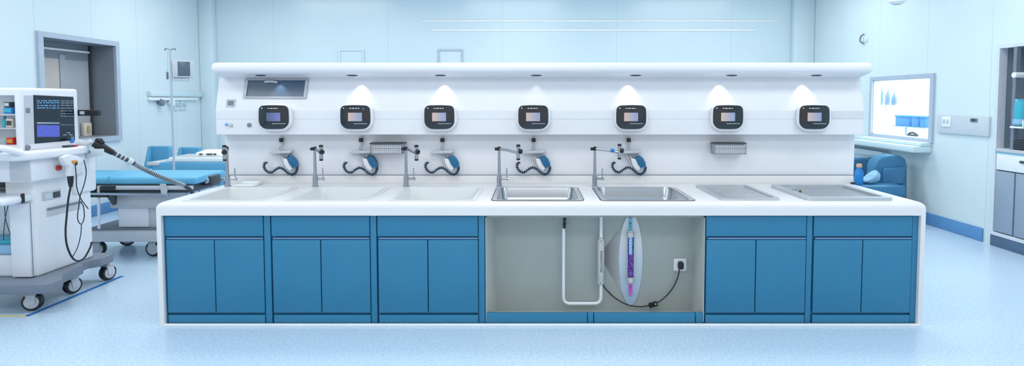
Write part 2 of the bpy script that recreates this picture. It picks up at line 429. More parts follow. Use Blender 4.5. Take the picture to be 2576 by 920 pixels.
for u, vt, lab in ((2217, 208, 'tall pale infusion bottle first behind the bright window frame'), (2234, 222, 'middle pale infusion bottle behind the bright window'), (2250, 230, 'shortest pale infusion bottle behind the bright window')):
    p = through(u, vt, Xc); h = p.z - zsh
    t = thing('infusion_bottle', (Xc, p.y, zsh), lab, 'bottle', 'infusion bottles behind the window')
    obj('body', MB().lathe([(.03, 0), (.036, .01), (.036, h*.55), (.013, h*.72), (.013, h*.8)], (Xc, p.y, zsh+.001)), M['bottleblue'], t)
    obj('cap', MB().lathe([(.017, h*.8), (.017, h)], (Xc, p.y, zsh)), M['frame'], t)
p = through(2227, 264, Xc)
t = thing('bottle_stand', (Xc, p.y, 0), 'thin white stand under the pale bottles behind the bright window', 'stand')
obj('board', MB().box(Xc-.07, Xc+.07, through(2256, 264, Xc).y, through(2198, 264, Xc).y, zsh-.02, zsh), M['ceiling'], t)
obj('post', MB().lathe([(.013, .02), (.013, zsh-.02)], (Xc, p.y, 0)), M['ceiling'], t)
obj('foot', MB().lathe([(.11, 0), (.11, .012), (.03, .02)], (Xc, p.y, 0)), M['frame'], t)
p = through(2306, 341, XR+.12)
t = thing('desk_phone', (XR+.07, p.y, z0+.01), 'small black handset lying on the sill inside the bright window', 'telephone')
obj('base', MB().box(XR+.04, XR+.09, p.y-.09, p.y+.09, z0+.01, z0+.03, .006), M['darkgrey'], t)
obj('handset', MB().tube(smooth_path([(XR+.065, p.y-.08, z0+.035), (XR+.065, p.y, z0+.055), (XR+.065, p.y+.08, z0+.035)]), [.012]*17), M['dark'], t)

# --- floor tape
def tape(name, pts, w, m):
    mb = MB(); a, b = Vector(pts[0]), Vector(pts[1]); d = (b-a).normalized(); s_ = Vector((-d.y, d.x, 0))*w/2
    mb.prism([tuple((a+s_)[:2]), tuple((b+s_)[:2]), tuple((b-s_)[:2]), tuple((a-s_)[:2])], 'z', 0.0005, .002)
    return struct(name, mb, m, smooth=False)
def fl(u, v):
    d = ray(u, v); t_ = -CAMZ/d.z; return Vector((d.x*t_, d.y*t_, 0))
tape('trim_7', [fl(68, 795), fl(308, 694)], .035, M['tapeblue'])['label'] = 'blue floor marking line beside the wheeled machine'
tape('trim_8', [fl(-140, 793), fl(70, 795)], .028, M['tapeyellow'])['label'] = 'yellow floor marking line in front of the wheeled machine'
# white strip along the island foot
struct('trim_9', MB().box(-2.56, 2.69, 3.915, 3.944, 0, .014, .003), M['ceiling'])['label'] = 'white strip along the foot of the island'

# ================================================================== THE ISLAND
IX0, IX1, IYF, IYB, IZ = -2.59, 2.705, 3.93, 4.98, .865
AP = .772                                   # underside of the worktop apron
SINKS = [(-2.42, -1.905), (-1.70, -1.17), (-.985, -.428), (-.25, .32), (.515, 1.10)]
TRAYS = [(1.32, 1.737), (1.918, 2.52)]
SY0, SY1 = 3.995, 4.58
wt = thing('worktop', (0, 4.4, 0), 'long white island worktop with rounded edges and waterfall ends holding all the sinks', 'worktop')
t_ = bmesh.new(); bmesh.ops.create_cube(t_, size=1)
bmesh.ops.scale(t_, vec=(IX1-IX0, IYB-IYF, IZ), verts=t_.verts); bmesh.ops.translate(t_, vec=((IX0+IX1)/2, (IYF+IYB)/2, IZ/2), verts=t_.verts)
top = [e for e in t_.edges if all(v.co.z > IZ-.01 for v in e.verts)]
ver = [e for e in t_.edges if abs(e.verts[0].co.z - e.verts[1].co.z) > .1]
bmesh.ops.bevel(t_, geom=top, offset=.045, segments=6, profile=.5, affect='EDGES')
mb = MB(); mb._merge(t_)
slab = obj('slab', mb, M['white'], wt)
wl0 = wloc(wt)
cuts = [(IX0+.032, IX1-.032, IYF-.1, IYB+.1, -.1, AP)] + [(a-.004, b+.004, SY0-.004, SY1+.004, .6, 1) for a, b in SINKS]
cut(slab, [(a, b, c-wl0.y, d-wl0.y, e, f) for a, b, c, d, e, f in cuts])
obj('upstand', MB().box(IX0+.01, IX1-.01, 4.818, 4.829, IZ, vz(441, 4.818), .002), M['white'], wt)
obj('upstand_seam_shade', MB().box(IX0+.012, IX1-.012, 4.8175, 4.829, vz(441, 4.818), vz(439.8, 4.818)), M['grey'], wt, False)  # grey strip draws the thin shadow line along the upstand seam
for sx_ in (IX0+.03, IX1-.04): pass

# sinks
def basin(mb, x0, x1, yy0, yy1, ztop, depth, r=.05, th=.004, rim=.0):
    """open rounded basin with rim: loops from the rim inward and down"""
    def loop(ins, z, rr):
        w, h = x1-x0-2*ins, yy1-yy0-2*ins
        return [((x0+x1)/2+a, (yy0+yy1)/2+b, z) for a, b in rrect(w, h, rr, rr, 0, 6)]
    L = [loop(-rim, ztop-.001, r+rim), loop(-rim, ztop+.004, r+rim), loop(-rim*.25, ztop+.005, r), loop(.004, ztop-.002, r), loop(.012, ztop-depth+.03, r*.9), loop(.022, ztop-depth+.008, r*.8), loop(.05, ztop-depth, r*.7), loop((x1-x0)/2-.06, ztop-depth-.002, .03)]
    t = bmesh.new(); V = [[t.verts.new(p) for p in l] for l in L]; n = len(V[0])
    for A, B in zip(V, V[1:]):
        for i in range(n): t.faces.new((A[i], A[(i+1) % n], B[(i+1) % n], B[i]))
    t.faces.new(V[-1])
    bmesh.ops.recalc_face_normals(t, faces=t.faces[:])
    for f in t.faces[-1:]:
        if f.normal.z < 0: bmesh.ops.reverse_faces(t, faces=t.faces[:])
    return mb._merge(t)
sink_labels = ['white sink nearest the wheeled machine, at the end of the worktop', 'white sink second from the wheeled machine, between two other white sinks',
               'white sink beside the first steel sink', 'small square stainless steel sink beside the white sinks', 'wide stainless steel sink beside the ribbed draining tray']
for i, (a, b) in enumerate(SINKS):
    steel = i > 2; dep = .102 if steel else .155
    m = M['sinksteel'] if steel else M['sinkwhite']
    t = thing('steel_sink' if steel else 'white_sink', ((a+b)/2, (SY0+SY1)/2, IZ), sink_labels[i], 'sink', 'steel sinks in the worktop' if steel else 'white sinks in the worktop')
    obj('basin', basin(MB(), a, b, SY0, SY1, IZ, dep, .045 if i != 4 else .06, rim=.0), m, t, angle=50)
    o = [((a+b)/2+x, (SY0+SY1)/2+y) for x, y in rrect(b-a+.07, SY1-SY0+.03, .04, .04)]
    q = [((a+b)/2+x, (SY0+SY1)/2+y) for x, y in rrect(b-a+.004, SY1-SY0-.004, .045, .045)]
    if steel:
        obj('rim', MB().ring(o, q, 'z', IZ+.0006, IZ+.005), M['steel2'], t)
        o2 = [((a+b)/2+x, (SY0+SY1)/2+y) for x, y in rrect(b-a+.085, SY1-SY0+.042, .045, .045)]
        obj('seal', MB().ring(o2, o, 'z', IZ+.0006, IZ+.0025), M['darkgrey'], t)
    else:
        obj('rim', MB().ring(o, q, 'z', IZ+.0006, IZ+.004), m, t)
        o2 = [((a+b)/2+x, (SY0+SY1)/2+y) for x, y in rrect(b-a+.076, SY1-SY0+.036, .043, .043)]
        obj('seal', MB().ring(o2, o, 'z', IZ+.0006, IZ+.0016), M['band'], t)
    cx, cy = (a+b)/2, (SY0+SY1)/2+.05
    obj('drain', MB().lathe([(.04, 0), (.04, .004), (.03, .002), (.012, .002)], (cx, cy, IZ-dep)), M['chrome'], t)
# trays
a, b = TRAYS[0]; ty0, ty1 = 4.0, 4.66
t = thing('draining_tray', ((a+b)/2, 4.33, IZ), 'ribbed stainless steel draining tray between the wide steel sink and the flat tray', 'tray')
def rect(a, b, c, d, r): return [((a+b)/2+x, (c+d)/2+y) for x, y in rrect(b-a, d-c, r, r)]
obj('rim', MB().ring(rect(a, b, ty0, ty1, .03), rect(a+.03, b-.03, ty0+.03, ty1-.03, .02), 'z', IZ+.0008, IZ+.014), M['steel2'], t)
obj('pan', MB().box(a+.02, b-.02, ty0+.02, ty1-.02, IZ+.0008, IZ+.004), M['steel2'], t)
mb = MB()
for k in range(7):
    y_ = ty0+.07+k*(ty1-ty0-.14)/6
    mb.box(a+.06, b-.06, y_-.014, y_+.014, IZ+.004, IZ+.009, .003)
obj('rib', mb, M['steel2'], t)
a, b = TRAYS[1]; ty0, ty1 = 3.985, 4.63
t = thing('instrument_tray', ((a+b)/2, 4.3, IZ), 'large flat stainless steel tray with raised rim at the free end of the worktop', 'tray')
obj('rim', MB().ring(rect(a, b, ty0, ty1, .03), rect(a+.045, b-.045, ty0+.05, ty1-.05, .02), 'z', IZ+.0008, IZ+.022), M['steel2'], t)
obj('pan', MB().box(a+.03, b-.03, ty0+.03, ty1-.03, IZ+.0008, IZ+.006), M['pan'], t)
p = at(2010, 486, 4.35)
obj('latch', MB().lathe([(.009, 0), (.009, .012), (.005, .015)], (p.x, 4.33, IZ+.006)), M['brass'], t)
obj('divider', MB().box(a+.045, a+.14, ty1-.2, ty1-.06, IZ+.006, IZ+.016, .003), M['steel'], t)

# ---- cabinets under the worktop
YF = 3.95
def fx(u): return ux(u, 560, YF)
def fz(v): return at(PX0, v, YF).z
zt, zd, zdoor, zdb, zk1 = AP-.004, fz(595), fz(603), fz(786), fz(792)
ZR = fz(599)
units = [(413, 662, 680, 'blue double-door cabinet at the island end beside the wheeled machine'),
         (681, 930, 947, 'blue double-door cabinet second from the wheeled machine'),
         (948, 1203, 1220, 'blue double-door cabinet directly beside the open grey bay, under the last white sink'),
         (1776, 2030, 2046, 'blue double-door cabinet beside the open grey bay, under the draining tray'),
         (2047, 2297, None, 'blue double-door cabinet at the island end under the large flat tray')]
for (u0, u1, u2, lab) in units:
    x0, x1 = fx(u0), fx(u1); xe = fx(u2) if u2 else x1+.012
    if u2 is None: xe = IX1-.034
    xs = IX0+.034 if u0 == 413 else x0
    t = thing('base_cabinet', ((x0+x1)/2, YF, 0), lab, 'cabinet', 'blue base cabinets of the island')
    obj('carcass', MB().box(xs, xe-.001, YF+.022, YF+.04, .005, zt).box(xs+.001, xe-.002, YF+.04, 4.78, .005, .66), M['bluedark'], t, False)
    g = .003
    obj('drawer', MB().box(x0+g, x1-g, YF, YF+.02, zd+.002, zt-.004, .003), M['blue'], t)
    obj('handle_rail', MB().box(x0+.012, x1-.004, YF-.002, YF+.016, ZR-.007, ZR+.005, .002), M['rail'], t)
    xm = (x0+x1)/2
    obj('door', MB().box(x0+g+.004, xm-.003, YF-.002, YF+.02, zdb, zdoor, .004), M['blue'], t)
    obj('door', MB().box(xm+.003, x1-g, YF-.002, YF+.02, zdb, zdoor, .004), M['blue'], t)
    obj('kick_panel', MB().box(x0+g+.004, x1-g, YF-.001, YF+.02, .012, zk1, .003), M['blue'], t)
    if u2: obj('stile', MB().box(x1+.002, xe-.003, YF+.003, YF+.021, .01, zt, .003), M['blue'], t)
    if u0 == 413: obj('filler', MB().box(xs, x0-.001, YF+.004, YF+.021, .01, zt, .002), M['blue'], t)
    if u2 is None: obj('filler', MB().box(x1+.001, xe, YF+.004, YF+.021, .01, zt, .002), M['blue'], t)

# ---- the open bay
bx0, bx1 = fx(1221), fx(1774); BY = 4.16
bay = thing('open_bay', ((bx0+bx1)/2, YF, 0), 'open grey bay without doors under the two steel sinks', 'cabinet')
bl, br = ux(1248, 660, BY), ux(1743, 660, BY)
zbt = .752
obj('back_panel', MB().box(bl-.02, br+.02, BY, BY+.018, .02, zbt), M['cavity'], bay, False)
obj('side_panel', MB().prism([(bx0, YF+.001), (bx0+.004, YF+.001), (bl, BY), (bx0+.0005, BY+.018), (bx0, BY+.017)], 'z', .02, zbt), M['cavityside'], bay, False)
obj('side_panel', MB().prism([(bx1, YF+.001), (bx1-.004, YF+.001), (br, BY), (bx1-.0005, BY+.018), (bx1, BY+.017)], 'z', .02, zbt), M['cavityside'], bay, False)
obj('floor_panel', MB().box(bx0, bx1, YF+.031, BY, .005, .02), M['cavityside'], bay, False)
obj('top_panel', MB().box(bx0, bx1, YF+.03, BY+.018, zbt, zbt+.006), M['cavityside'], bay, False)
for u0, u1 in ((1222, 1478), (1496, 1752)):
    obj('kick_panel', MB().box(fx(u0), fx(u1), YF-.001, YF+.02, .012, fz(787.5), .003), M['blue'], bay)
for u0, u1 in ((1480, 1494), (1754, 1772)):
    obj('stile', MB().box(fx(u0), fx(u1), YF+.003, YF+.021, .01, fz(787), .003), M['blue'], bay)

obj('kick_backing', MB().box(bx0+.001, bx1-.001, YF+.0215, YF+.03, .021, fz(788)), M['bluedark'], bay, False)
# pipe run, filter, diagram, socket and cable in the bay
PY = BY-.045
def bp(u, v, Y=PY): return at(u, v, Y)
rp = .0118
def bend(pts, r, n=6):
    """polyline with rounded corners"""
    P = [Vector(p) for p in pts]; out = [P[0]]
    for i in range(1, len(P)-1):
        a, b, c = P[i-1], P[i], P[i+1]; d1, d2 = (a-b).normalized(), (c-b).normalized()
        p, q = b+d1*r, b+d2*r
        for k in range(n+1):
            s_ = k/n; out.append(p*(1-s_)**2 + b*2*s_*(1-s_) + q*s_*s_)
    out.append(P[-1]); return out
a, b = bp(1418, 574), bp(1512, 714)
zl = bp(1460, 763).z
t = thing('water_pipe', (a.x, PY, zl), 'white U-shaped water pipe looping below the silver filter in the open bay', 'pipe')
obj('loop', MB().tube(bend([a, (a.x, PY, zl), (b.x, PY, zl), b-Vector((0,0,.0075))], .05), rp, 14), M['pipe'], t)
obj('riser', MB().tube([bp(1512, 600)+Vector((0,0,.0075)), (bp(1512, 600).x, PY, zbt-.002)], rp, 14), M['pipe'], t)
p = bp(1420, 566)
t2 = thing('shutoff_valve', (p.x, PY, p.z-.02), 'small black shut-off valve on top of the white pipe in the bay', 'valve')
obj('body', MB().lathe([(.008, -.022), (.008, -.008), (.012, -.006), (.012, .012), (.008, .016), (.008, .04)], p), M['dark'], t2)
obj('handle', MB().box(p.x-.011, p.x+.013, PY-.014, PY+.014, p.z+.036, p.z+.052, .003), M['dark'], t2)
obj('wall_stub', MB().lathe([(.009, -.002), (.009, .043)], (p.x+.002, PY, p.z+.002), 'y'), M['dark'], t2)
obj('spindle', MB().lathe([(.006, 0), (.006, .016)], (p.x+.01, PY, p.z+.003), 'x'), M['chrome'], t2)
# filter
fb, ft = bp(1511.5, 714).z, bp(1511.5, 600).z
fxx = bp(1511.5, 655).x; FR = .0268; H = ft-fb
t = thing('water_filter', (fxx, PY, fb), 'silver cylindrical water filter with black vertical lettering on the white pipe', 'filter')
obj('body', MB().lathe([(FR*.9, .004), (FR, .008), (FR, .02), (FR*.985, .021), (FR*.985, .024), (FR, .025), (FR, H-.025), (FR*.985, H-.024), (FR*.985, H-.021), (FR, H-.02), (FR, H-.008), (FR*.9, H-.004)], (fxx, PY, fb), seg=32), M['satin'], t, angle=60)
for z_, s_ in ((fb, 1), (ft, -1)):
    obj('collar', MB().lathe([(.0165, s_*-.004), (.0165, s_*.006)], (fxx, PY, z_)), M['pipe'], t)
text('lettering', 'MASSPHOTON', .0235, (fxx-.001, PY-FR-.0006, bp(1511, 655).z), (PI/2, PI/2, 0), M['ink'], t, sx=1.0)
for v_, in ((606,), (709,)):
    mb = MB(); q = bp(1511, v_); yy = PY-FR-.0004
    mb.prism([(q.x-.001, q.z-.008), (q.x+.001, q.z-.008), (q.x+.001, q.z+.004), (q.x+.004, q.z+.003), (q.x, q.z+.008), (q.x-.004, q.z+.003), (q.x-.001, q.z+.004)], 'y', yy-.001, yy)
    obj('arrow', mb, M['ink'], t, False)
# diagram
DY = BY-.006
c = at(1586.5, 653, DY); rx, rz = 30/F*DY, 116/F*DY*1.01
ztop = at(1586, 546.5, DY).z
el = [(c.x+rx*math.cos(2*PI*k/64), min(c.z+rz*math.sin(2*PI*k/64), min(ztop, zbt-.001))) for k in range(64)]
t = thing('oval_diagram', (c.x, DY, c.z-rz), 'oval blue-grey diagram of a cut-open filter with grey pointer on the bay back', 'diagram')
zl0 = c.z-rz
obj('oval_plate', MB().prism(el, 'y', DY-.001, BY-.0008), gradient_mat('oval_print', (166, 196, 222), (238, 240, 243), 2, 0.0, rz*2), t, False)
w = [at(1521, 625, DY), at(1572, 560, DY), at(1566, 742, DY), at(1521, 662, DY)]
obj('pointer', MB().prism([(q.x, q.z) for q in w], 'y', DY+.002, BY-.0008), gradient_mat('pointer_print', (112, 112, 114), (190, 192, 194), 0, w[0].x-c.x, w[1].x-c.x), t, False)
def dcyl(name, u, v0, v1, r, m, lab=None):
    yc_ = BY-.001-r; p, q = at(u, v1, yc_), at(u, v0, yc_)
    return obj(name, MB().lathe([(r, 0), (r, q.z-p.z)], (p.x, yc_, p.z), seg=20), m, t, label=lab)
k = DY/F
uu = 1586
dcyl('outlet_pipe', uu, 547, 582, 4.4*k, M['tubeblue'], 'light blue outlet pipe')
dcyl('inlet_pipe', uu, 708, 741, 4.4*k, M['tubepink'], 'pink inlet pipe')
dcyl('end_cap', uu, 584, 595, 9.5*k, M['satin']); dcyl('end_cap', uu, 696, 706, 9.5*k, M['satin'])
dcyl('neck', uu, 580, 584, 6.5*k, M['pipe']); dcyl('neck', uu, 706, 710, 6.5*k, M['pipe'])
dcyl('microbe_chamber', uu, 594, 697, 8.0*k, M['microbes'], 'violet chamber full of printed microbes')
q0, q1 = at(uu, 640, DY), at(uu, 594, DY)
yy = BY-.001-16.0*k
q0, q1 = at(uu, 640, yy), at(uu, 594, yy)
obj('clean_stream', MB().box(q0.x-4*k, q0.x+4*k, yy-.003, yy+.004, q0.z, q1.z, .001), M['tubeblue'], t)
mb = MB()
for v_ in (604, 611, 618, 626, 633):
    q = at(uu, v_, yy); mb.prism([(q.x-2*k, q.z-1.5*k), (q.x+2*k, q.z-1.5*k), (q.x, q.z+2.5*k)], 'y', yy-.0045, yy-.003)
obj('stream_arrow', mb, M['pipe'], t, False)
for s_ in (-1, 1):
    p, q = at(uu+s_*8.6, 697, BY-.024), at(uu+s_*8.6, 594, BY-.024)
    obj('side_rod', MB().box(p.x-.9*k, p.x+.9*k, BY-.03, BY-.001, p.z, q.z, .0008), M['satin'], t)
for v0, v1, mm in ((557, 575, 'arrowteal'), (716, 733, 'arrowpink')):
    yy2 = BY-.001-8.8*k; p, q = at(uu, v1, yy2), at(uu, v0, yy2)
    obj('arrow', MB().prism([(p.x-.7*k, p.z), (p.x+.7*k, p.z), (p.x+.7*k, q.z-5*k), (p.x+3.2*k, q.z-5.5*k), (p.x, q.z), (p.x-3.2*k, q.z-5.5*k), (p.x-.7*k, q.z-5*k)], 'y', yy2-.0015, yy2+.003), M[mm], t, False)
# socket + cable
p = at(1710, 664.5, BY)
t = thing('wall_socket', (p.x, BY, p.z), 'square white wall socket on the grey back of the bay', 'socket')
obj('plate', MB().prism([(p.x+x, p.z+z) for x, z in rrect(.093, .093, .01, .01)], 'y', BY-.012, BY-.0008, .003), M['pipe'], t)
obj('socket_face', MB().lathe([(.026, 0), (.026, .003)], (p.x, BY-.0145, p.z), 'y', 24), M['ceiling'], t)
t = thing('power_cable', (p.x, BY-.03, p.z-.3), 'black power cable hanging from the white socket to the silver filter', 'cable')
obj('plug', MB().prism([(p.x-.001+x, p.z+.002+z) for x, z in rrect(.038, .054, .014, .012)], 'y', BY-.05, BY-.0155, .006), M['dark'], t)
cY = BY-.034
P1 = [bp(1709, 672, cY), bp(1707, 690, cY), bp(1697, 716, cY), bp(1680, 740, cY), bp(1662, 756, cY), bp(1652, 762, cY)]
P2 = [bp(1634, 768, cY), bp(1608, 771, cY), bp(1578, 766, cY), bp(1550, 751, cY), bp(1532, 735, cY), bp(1518, 719, cY), bp(1516, 712, cY)]
obj('cord', MB().tube(smooth_path(P1), .0045, 8).tube(smooth_path(P2), .0045, 8), M['dark'], t)
q = bp(1643, 765.5, cY)
R = Matrix.Translation(q) @ Matrix.Rotation(math.radians(-17), 4, 'Y')
isw = obj('inline_switch', MB().box(-.032, .032, -.011, .011, -.017, .017, .004, 2, R), M['dark'], t)
obj('indicator_light', MB().lathe([(.0055, 0), (.0055, -.003), (.003, -.0045)], (q.x+.016, cY-.011, q.z+.007), 'y', 12), M['led'], isw)

# ================================================================== THE SPLASHBACK CONSOLE
YL, YK, YU = 4.83, 4.72, 4.785
zk0, zk_1, zu = vz(338, YK), vz(278, YK), vz(196, YU)
con = thing('splashback_console', (0, 4.9, IZ), 'long white splashback console with rounded canopy shelf standing along the back of the worktop', 'console')
obj('lower_panel', MB().box(IX0+.003, IX1, YL+.0005, IYB-.03, IZ+.001, zk0+.01, .004), M['console'], con)
prof = [(YK, zk0), (YK, zk_1), (YU, zu), (4.95, zu), (4.95, zk0)]
obj('control_band', MB().prism(prof, 'x', IX0-.004, IX1+.006), M['console'], con, False)
gz = vz(299, YK)
obj('groove', MB().box(IX0-.002, IX1+.004, YK-.0015, YK+.002, gz-.002, gz+.002), M['band'], con, False)
obj('accent_band', MB().box(ux(2092, 288, YK), IX1+.0065, YK-.002, YK+.002, vz(298, YK), vz(279, YK)), M['band'], con, False)
# canopy: rounded nose, soffit sloping back
zs1, zs0 = vz(158.5, 4.70), vz(185.5, 4.63)
hh = (zs1-zs0)/2; prof = []
for k_ in range(9):
    a_ = PI/2 + PI*k_/8; prof.append((4.61+hh+hh*math.cos(a_), zs0+hh+hh*math.sin(a_)))
prof = [(4.96, zs1)] + prof + [(YU+.01, zu-.004), (4.96, zu-.004)]
cx0, cx1 = ux(535, 172, 4.66), ux(2191, 172, 4.66)
can = obj('canopy', MB().prism(prof, 'x', cx0, cx1, .036, 5), M['console'], con, angle=50)
lights_u = [656, 886, 1108, 1349, 1599, 1841, 2054]
def soffit_z(y): 
    ya_, za_ = 4.61+hh, zs0; f_ = (y-ya_)/(YU+.01-ya_); return za_+(zu-.004-za_)*f_
dly = 4.695; slope = math.atan2(zu-.004-zs0, YU+.01-4.61-hh)
for u in lights_u:
    x_ = ux(u, 188, dly); z_ = soffit_z(dly)
    mt = Matrix.Translation((x_, dly, z_)) @ Matrix.Rotation(slope, 4, 'X')
    dl = obj('downlight', MB().lathe([(.046, .001), (.046, -.004), (.036, -.005), (.033, -.001)], (0,0,0), seg=24, mtx=mt @ Matrix.Diagonal((.95, .3, 1, 1))), M['darkgrey'], con)
# scallops
for u, e in ((700, 1.1), (905, 1.0), (1116, 1.0), (1349, .16), (1582, 1.0), (1814, 1.05), (2025, 1.05)):
    L = bpy.data.lights.new('canopy_spot', 'SPOT'); L.energy = 1.25*e; L.color = (1, .99, .97); L.spot_size = math.radians(78); L.spot_blend = .75; L.shadow_soft_size = .006
    o = bpy.data.objects.new('canopy_spot', L); C.objects.link(o)
    x_ = ux(u, 190, 4.72); o.location = (x_, 4.725, soffit_z(4.725)-.012); o.rotation_euler = (0, 0, 0)
# dark viewing window on the sloping panel
def on_slope(u, v, off=0.0):
    d = ray(u, v); n = Vector((0, -(zu-zk_1), (YU-YK))).normalized()
    p0 = Vector((0, YK, zk_1)) + n*off; tt = (p0-Vector((0, 0, CAMZ))).dot(n)/d.dot(n)
    return Vector((0, 0, CAMZ)) + d*tt
nrm = Vector((0, -(zu-zk_1), (YU-YK))).normalized()
def slope_ring(outer, inner, h0, h1):
    t = bmesh.new()
    L = [[t.verts.new(p+nrm*h) for p in ps] for ps, h in ((outer, h0), (outer, h1), (inner, h1), (inner, h0))]
    for q in range(4):
        A, B = L[q], L[(q+1) % 4]
        for i in range(4): t.faces.new((A[i], A[(i+1) % 4], B[(i+1) % 4], B[i]))
    bmesh.ops.recalc_face_normals(t, faces=t.faces[:]); m_ = MB(); m_._merge(t); return m_
def slope_plate(ps, h0, h1):
    t = bmesh.new(); lo = [t.verts.new(p+nrm*h0) for p in ps]; hi = [t.verts.new(p+nrm*h1) for p in ps]
    t.faces.new(lo); t.faces.new(hi)
    for i in range(4): t.faces.new((lo[i], lo[(i+1) % 4], hi[(i+1) % 4], hi[i]))
    bmesh.ops.recalc_face_normals(t, faces=t.faces[:]); m_ = MB(); m_._merge(t); return m_
oc = [on_slope(*p) for p in ((613, 247), (771, 248), (777, 199.5), (618, 199))]
ic = [on_slope(*p) for p in ((620.5, 243.5), (765, 244), (770, 203), (626, 203))]
ctr = sum(oc, Vector())/4
t = thing('viewing_window', ctr, 'dark viewing window in silver frame at the console end', 'window')
obj('frame', slope_ring(oc, ic, .002, .014), M['framesilver'], t, False)
obj('pane', slope_plate(ic, .002, .005), M['winreflect'], t, False)
rl = [on_slope(*p) for p in ((632, 236), (690, 236), (675, 229), (648, 229))]
a0, a1 = on_slope(668, 207), on_slope(700, 208)
obj('sensor', MB().tube(smooth_path([a0+nrm*.0145, (a0+a1)/2+nrm*.017+Vector((0, 0, .004)), a1+nrm*.0145]), .009), M['lgrey'], t)
pc = [on_slope(*p) for p in ((569, 269), (591, 269), (594, 250), (571, 250))]
t = thing('wall_switch', sum(pc, Vector())/4, 'small square grey switch plate near the end of the console', 'switch')
obj('plate', slope_plate(pc, 0, .006), M['lgrey'], t, False)
pc2 = [on_slope(*p) for p in ((574, 265), (588, 265), (589, 254), (575, 254))]
obj('rocker', slope_plate(pc2, .006, .01), M['grey'], t, False)
def knob(u, v, r, m, label):
    p = at(u, v, YK); t = thing('console_button', (p.x, YK, p.z), label, 'button', 'buttons on the console end')
    obj('collar', MB().lathe([(r, 0), (r, -.006)], p, 'y'), M['lgrey'], t)
    obj('cap', MB().lathe([(r*.72, -.006), (r*.72, -.014), (r*.5, -.017)], p, 'y'), m, t)
knob(571, 313, .013, M['cyanlamp'], 'bright blue button on the console end')
knob(582, 315, .015, M['lgrey'], 'pale button right beside the blue button')
knob(628, 314, .02, M['grey'], 'round grey button between the pale button and the first controller')

# ---- touch controllers
pro = thing('touch_controller', (0, 0, 0), '', 'controller', 'black touch controllers along the console')
obj('housing', MB().prism([(x+.003, z-.005) for x, z in rrect(.258, .206, .045, .07, .008)], 'y', -.045, -.0025, .012, 3), M['console'], pro, angle=50)
obj('glass', MB().prism(rrect(.232, .183, .03, .055, .006), 'y', -.0535, -.044, .003, 2), M['glass'], pro, angle=50)
obj('display', MB().box(-.058, .055, -.0555, -.053, -.033, .036, .0008), M['lcd'], pro, False)
mb = MB(); mb.lathe([(.0045, 0), (.0045, -.002)], (-.093, -.0533, .073), 'y', 10)
for x_, w_ in ((-.045, .012), (-.025, .02), (.002, .016), (.025, .01)): mb.box(x_, x_+w_, -.0548, -.053, .069, .074)
obj('indicator', mb, M['trim'], pro, False)
mb = MB(); x_ = -.012
while x_ < .095:
    w_ = random.uniform(.004, .012); mb.box(x_, x_+w_, -.0548, -.053, -.0545, -.0515); x_ += w_+.003
obj('marking', mb, M['trim'], pro, False)
disp_u = [688, 893.5, 1105, 1341.5, 1588, 1832, 2049.5]
dl_labels = ['black touch controller right below the dark viewing window', 'black touch controller with a small blue lamp, second from the viewing window',
    'black touch controller third from the viewing window, above the last white sink', 'middle black touch controller, above the small steel sink',
    'black touch controller above the wide steel sink', 'black touch controller above the wire basket that hangs alone', 'black touch controller nearest the grey accent band at the console end']
for i, u in enumerate(disp_u):
    o = pro if i == 0 else copy_tree(pro)
    p = at(u, 294.5, YK-.0535); o.location = (p.x, YK-.0, p.z); o['label'] = dl_labels[i]
for c_ in children(pro):
    if c_.name.startswith('display'): c_.data = c_.data.copy(); c_.data.materials[0] = M['lcdblue']
c2 = [o for o in bpy.data.objects if o.get('label') == dl_labels[1]][0]
obj('blue_lamp', MB().box(c2.location.x+.062, c2.location.x+.07, YK-.0555, YK-.053, c2.location.z+.06, c2.location.z+.075, .001), M['cyanlamp'], c2)
# ---- spray handsets (drawn on the wall plane, built with real depth)
def zx(px, py):            # zoomed sketch of the first handset -> local metres
    return ((px-517)/2.79/301, -(py-535)/2.79/301)
hs = thing('spray_handset', (0, 0, 0), '', 'spray handset', 'spray handsets hanging on the splashback')
c0 = zx(517, 555)
mb = MB(); mb.box(zx(508,0)[0], zx(530,0)[0], -.03, -.001, zx(0,548)[1], zx(0,536)[1], .004).box(zx(511,0)[0], zx(527,0)[0], -.026, -.001, zx(0,600)[1], zx(0,572)[1], .004)
obj('bracket', mb, M['lgrey'], hs)
obj('clamp', MB().lathe([(.0165, zx(0,573)[1]), (.0175, zx(0,566)[1]), (.0165, zx(0,548)[1])], (zx(518,0)[0], -.024, 0)), M['dark'], hs)
mb = MB(); q = zx(517, 620); cq = Vector((q[0], -.03, q[1]))
mb.tube([cq + Vector((.0115*math.cos(2*PI*k/14), 0, .0145*math.sin(2*PI*k/14))) for k in range(15)], .0032, 6)
obj('hanging_ring', mb, M['chrome'], hs)
body = [zx(*p) for p in ((430, 648), (455, 640), (505, 634), (560, 633), (588, 632), (600, 628), (598, 640), (585, 652), (490, 655), (445, 654))]
obj('head', MB().prism(body, 'y', -.052, -.012, .004), M['lgrey'], hs)
obj('collar', MB().prism([zx(*p) for p in ((512, 652), (586, 650), (574, 668), (556, 686), (536, 684), (524, 668))], 'y', -.046, -.016), M['grey'], hs)
trig = [zx(*p) for p in ((490, 655), (503, 674), (518, 694), (530, 722), (538, 752))]
obj('trigger', MB().tube(smooth_path([(x, -.03, z) for x, z in trig], 4), .006, 8), M['lgrey'], hs, label='slim grey trigger')
obj('handle', MB().prism([zx(*p) for p in ((518, 658), (540, 688), (562, 690), (588, 738), (600, 755), (585, 778), (558, 758), (540, 730), (532, 690))], 'y', -.045, -.016, .003), M['mwhite'], hs)
obj('grip', MB().prism([zx(*p) for p in ((560, 682), (594, 668), (618, 690), (633, 718), (636, 745), (600, 755), (580, 728))], 'y', -.054, -.008, .006), M['grip'], hs, label='blue rubber grip')
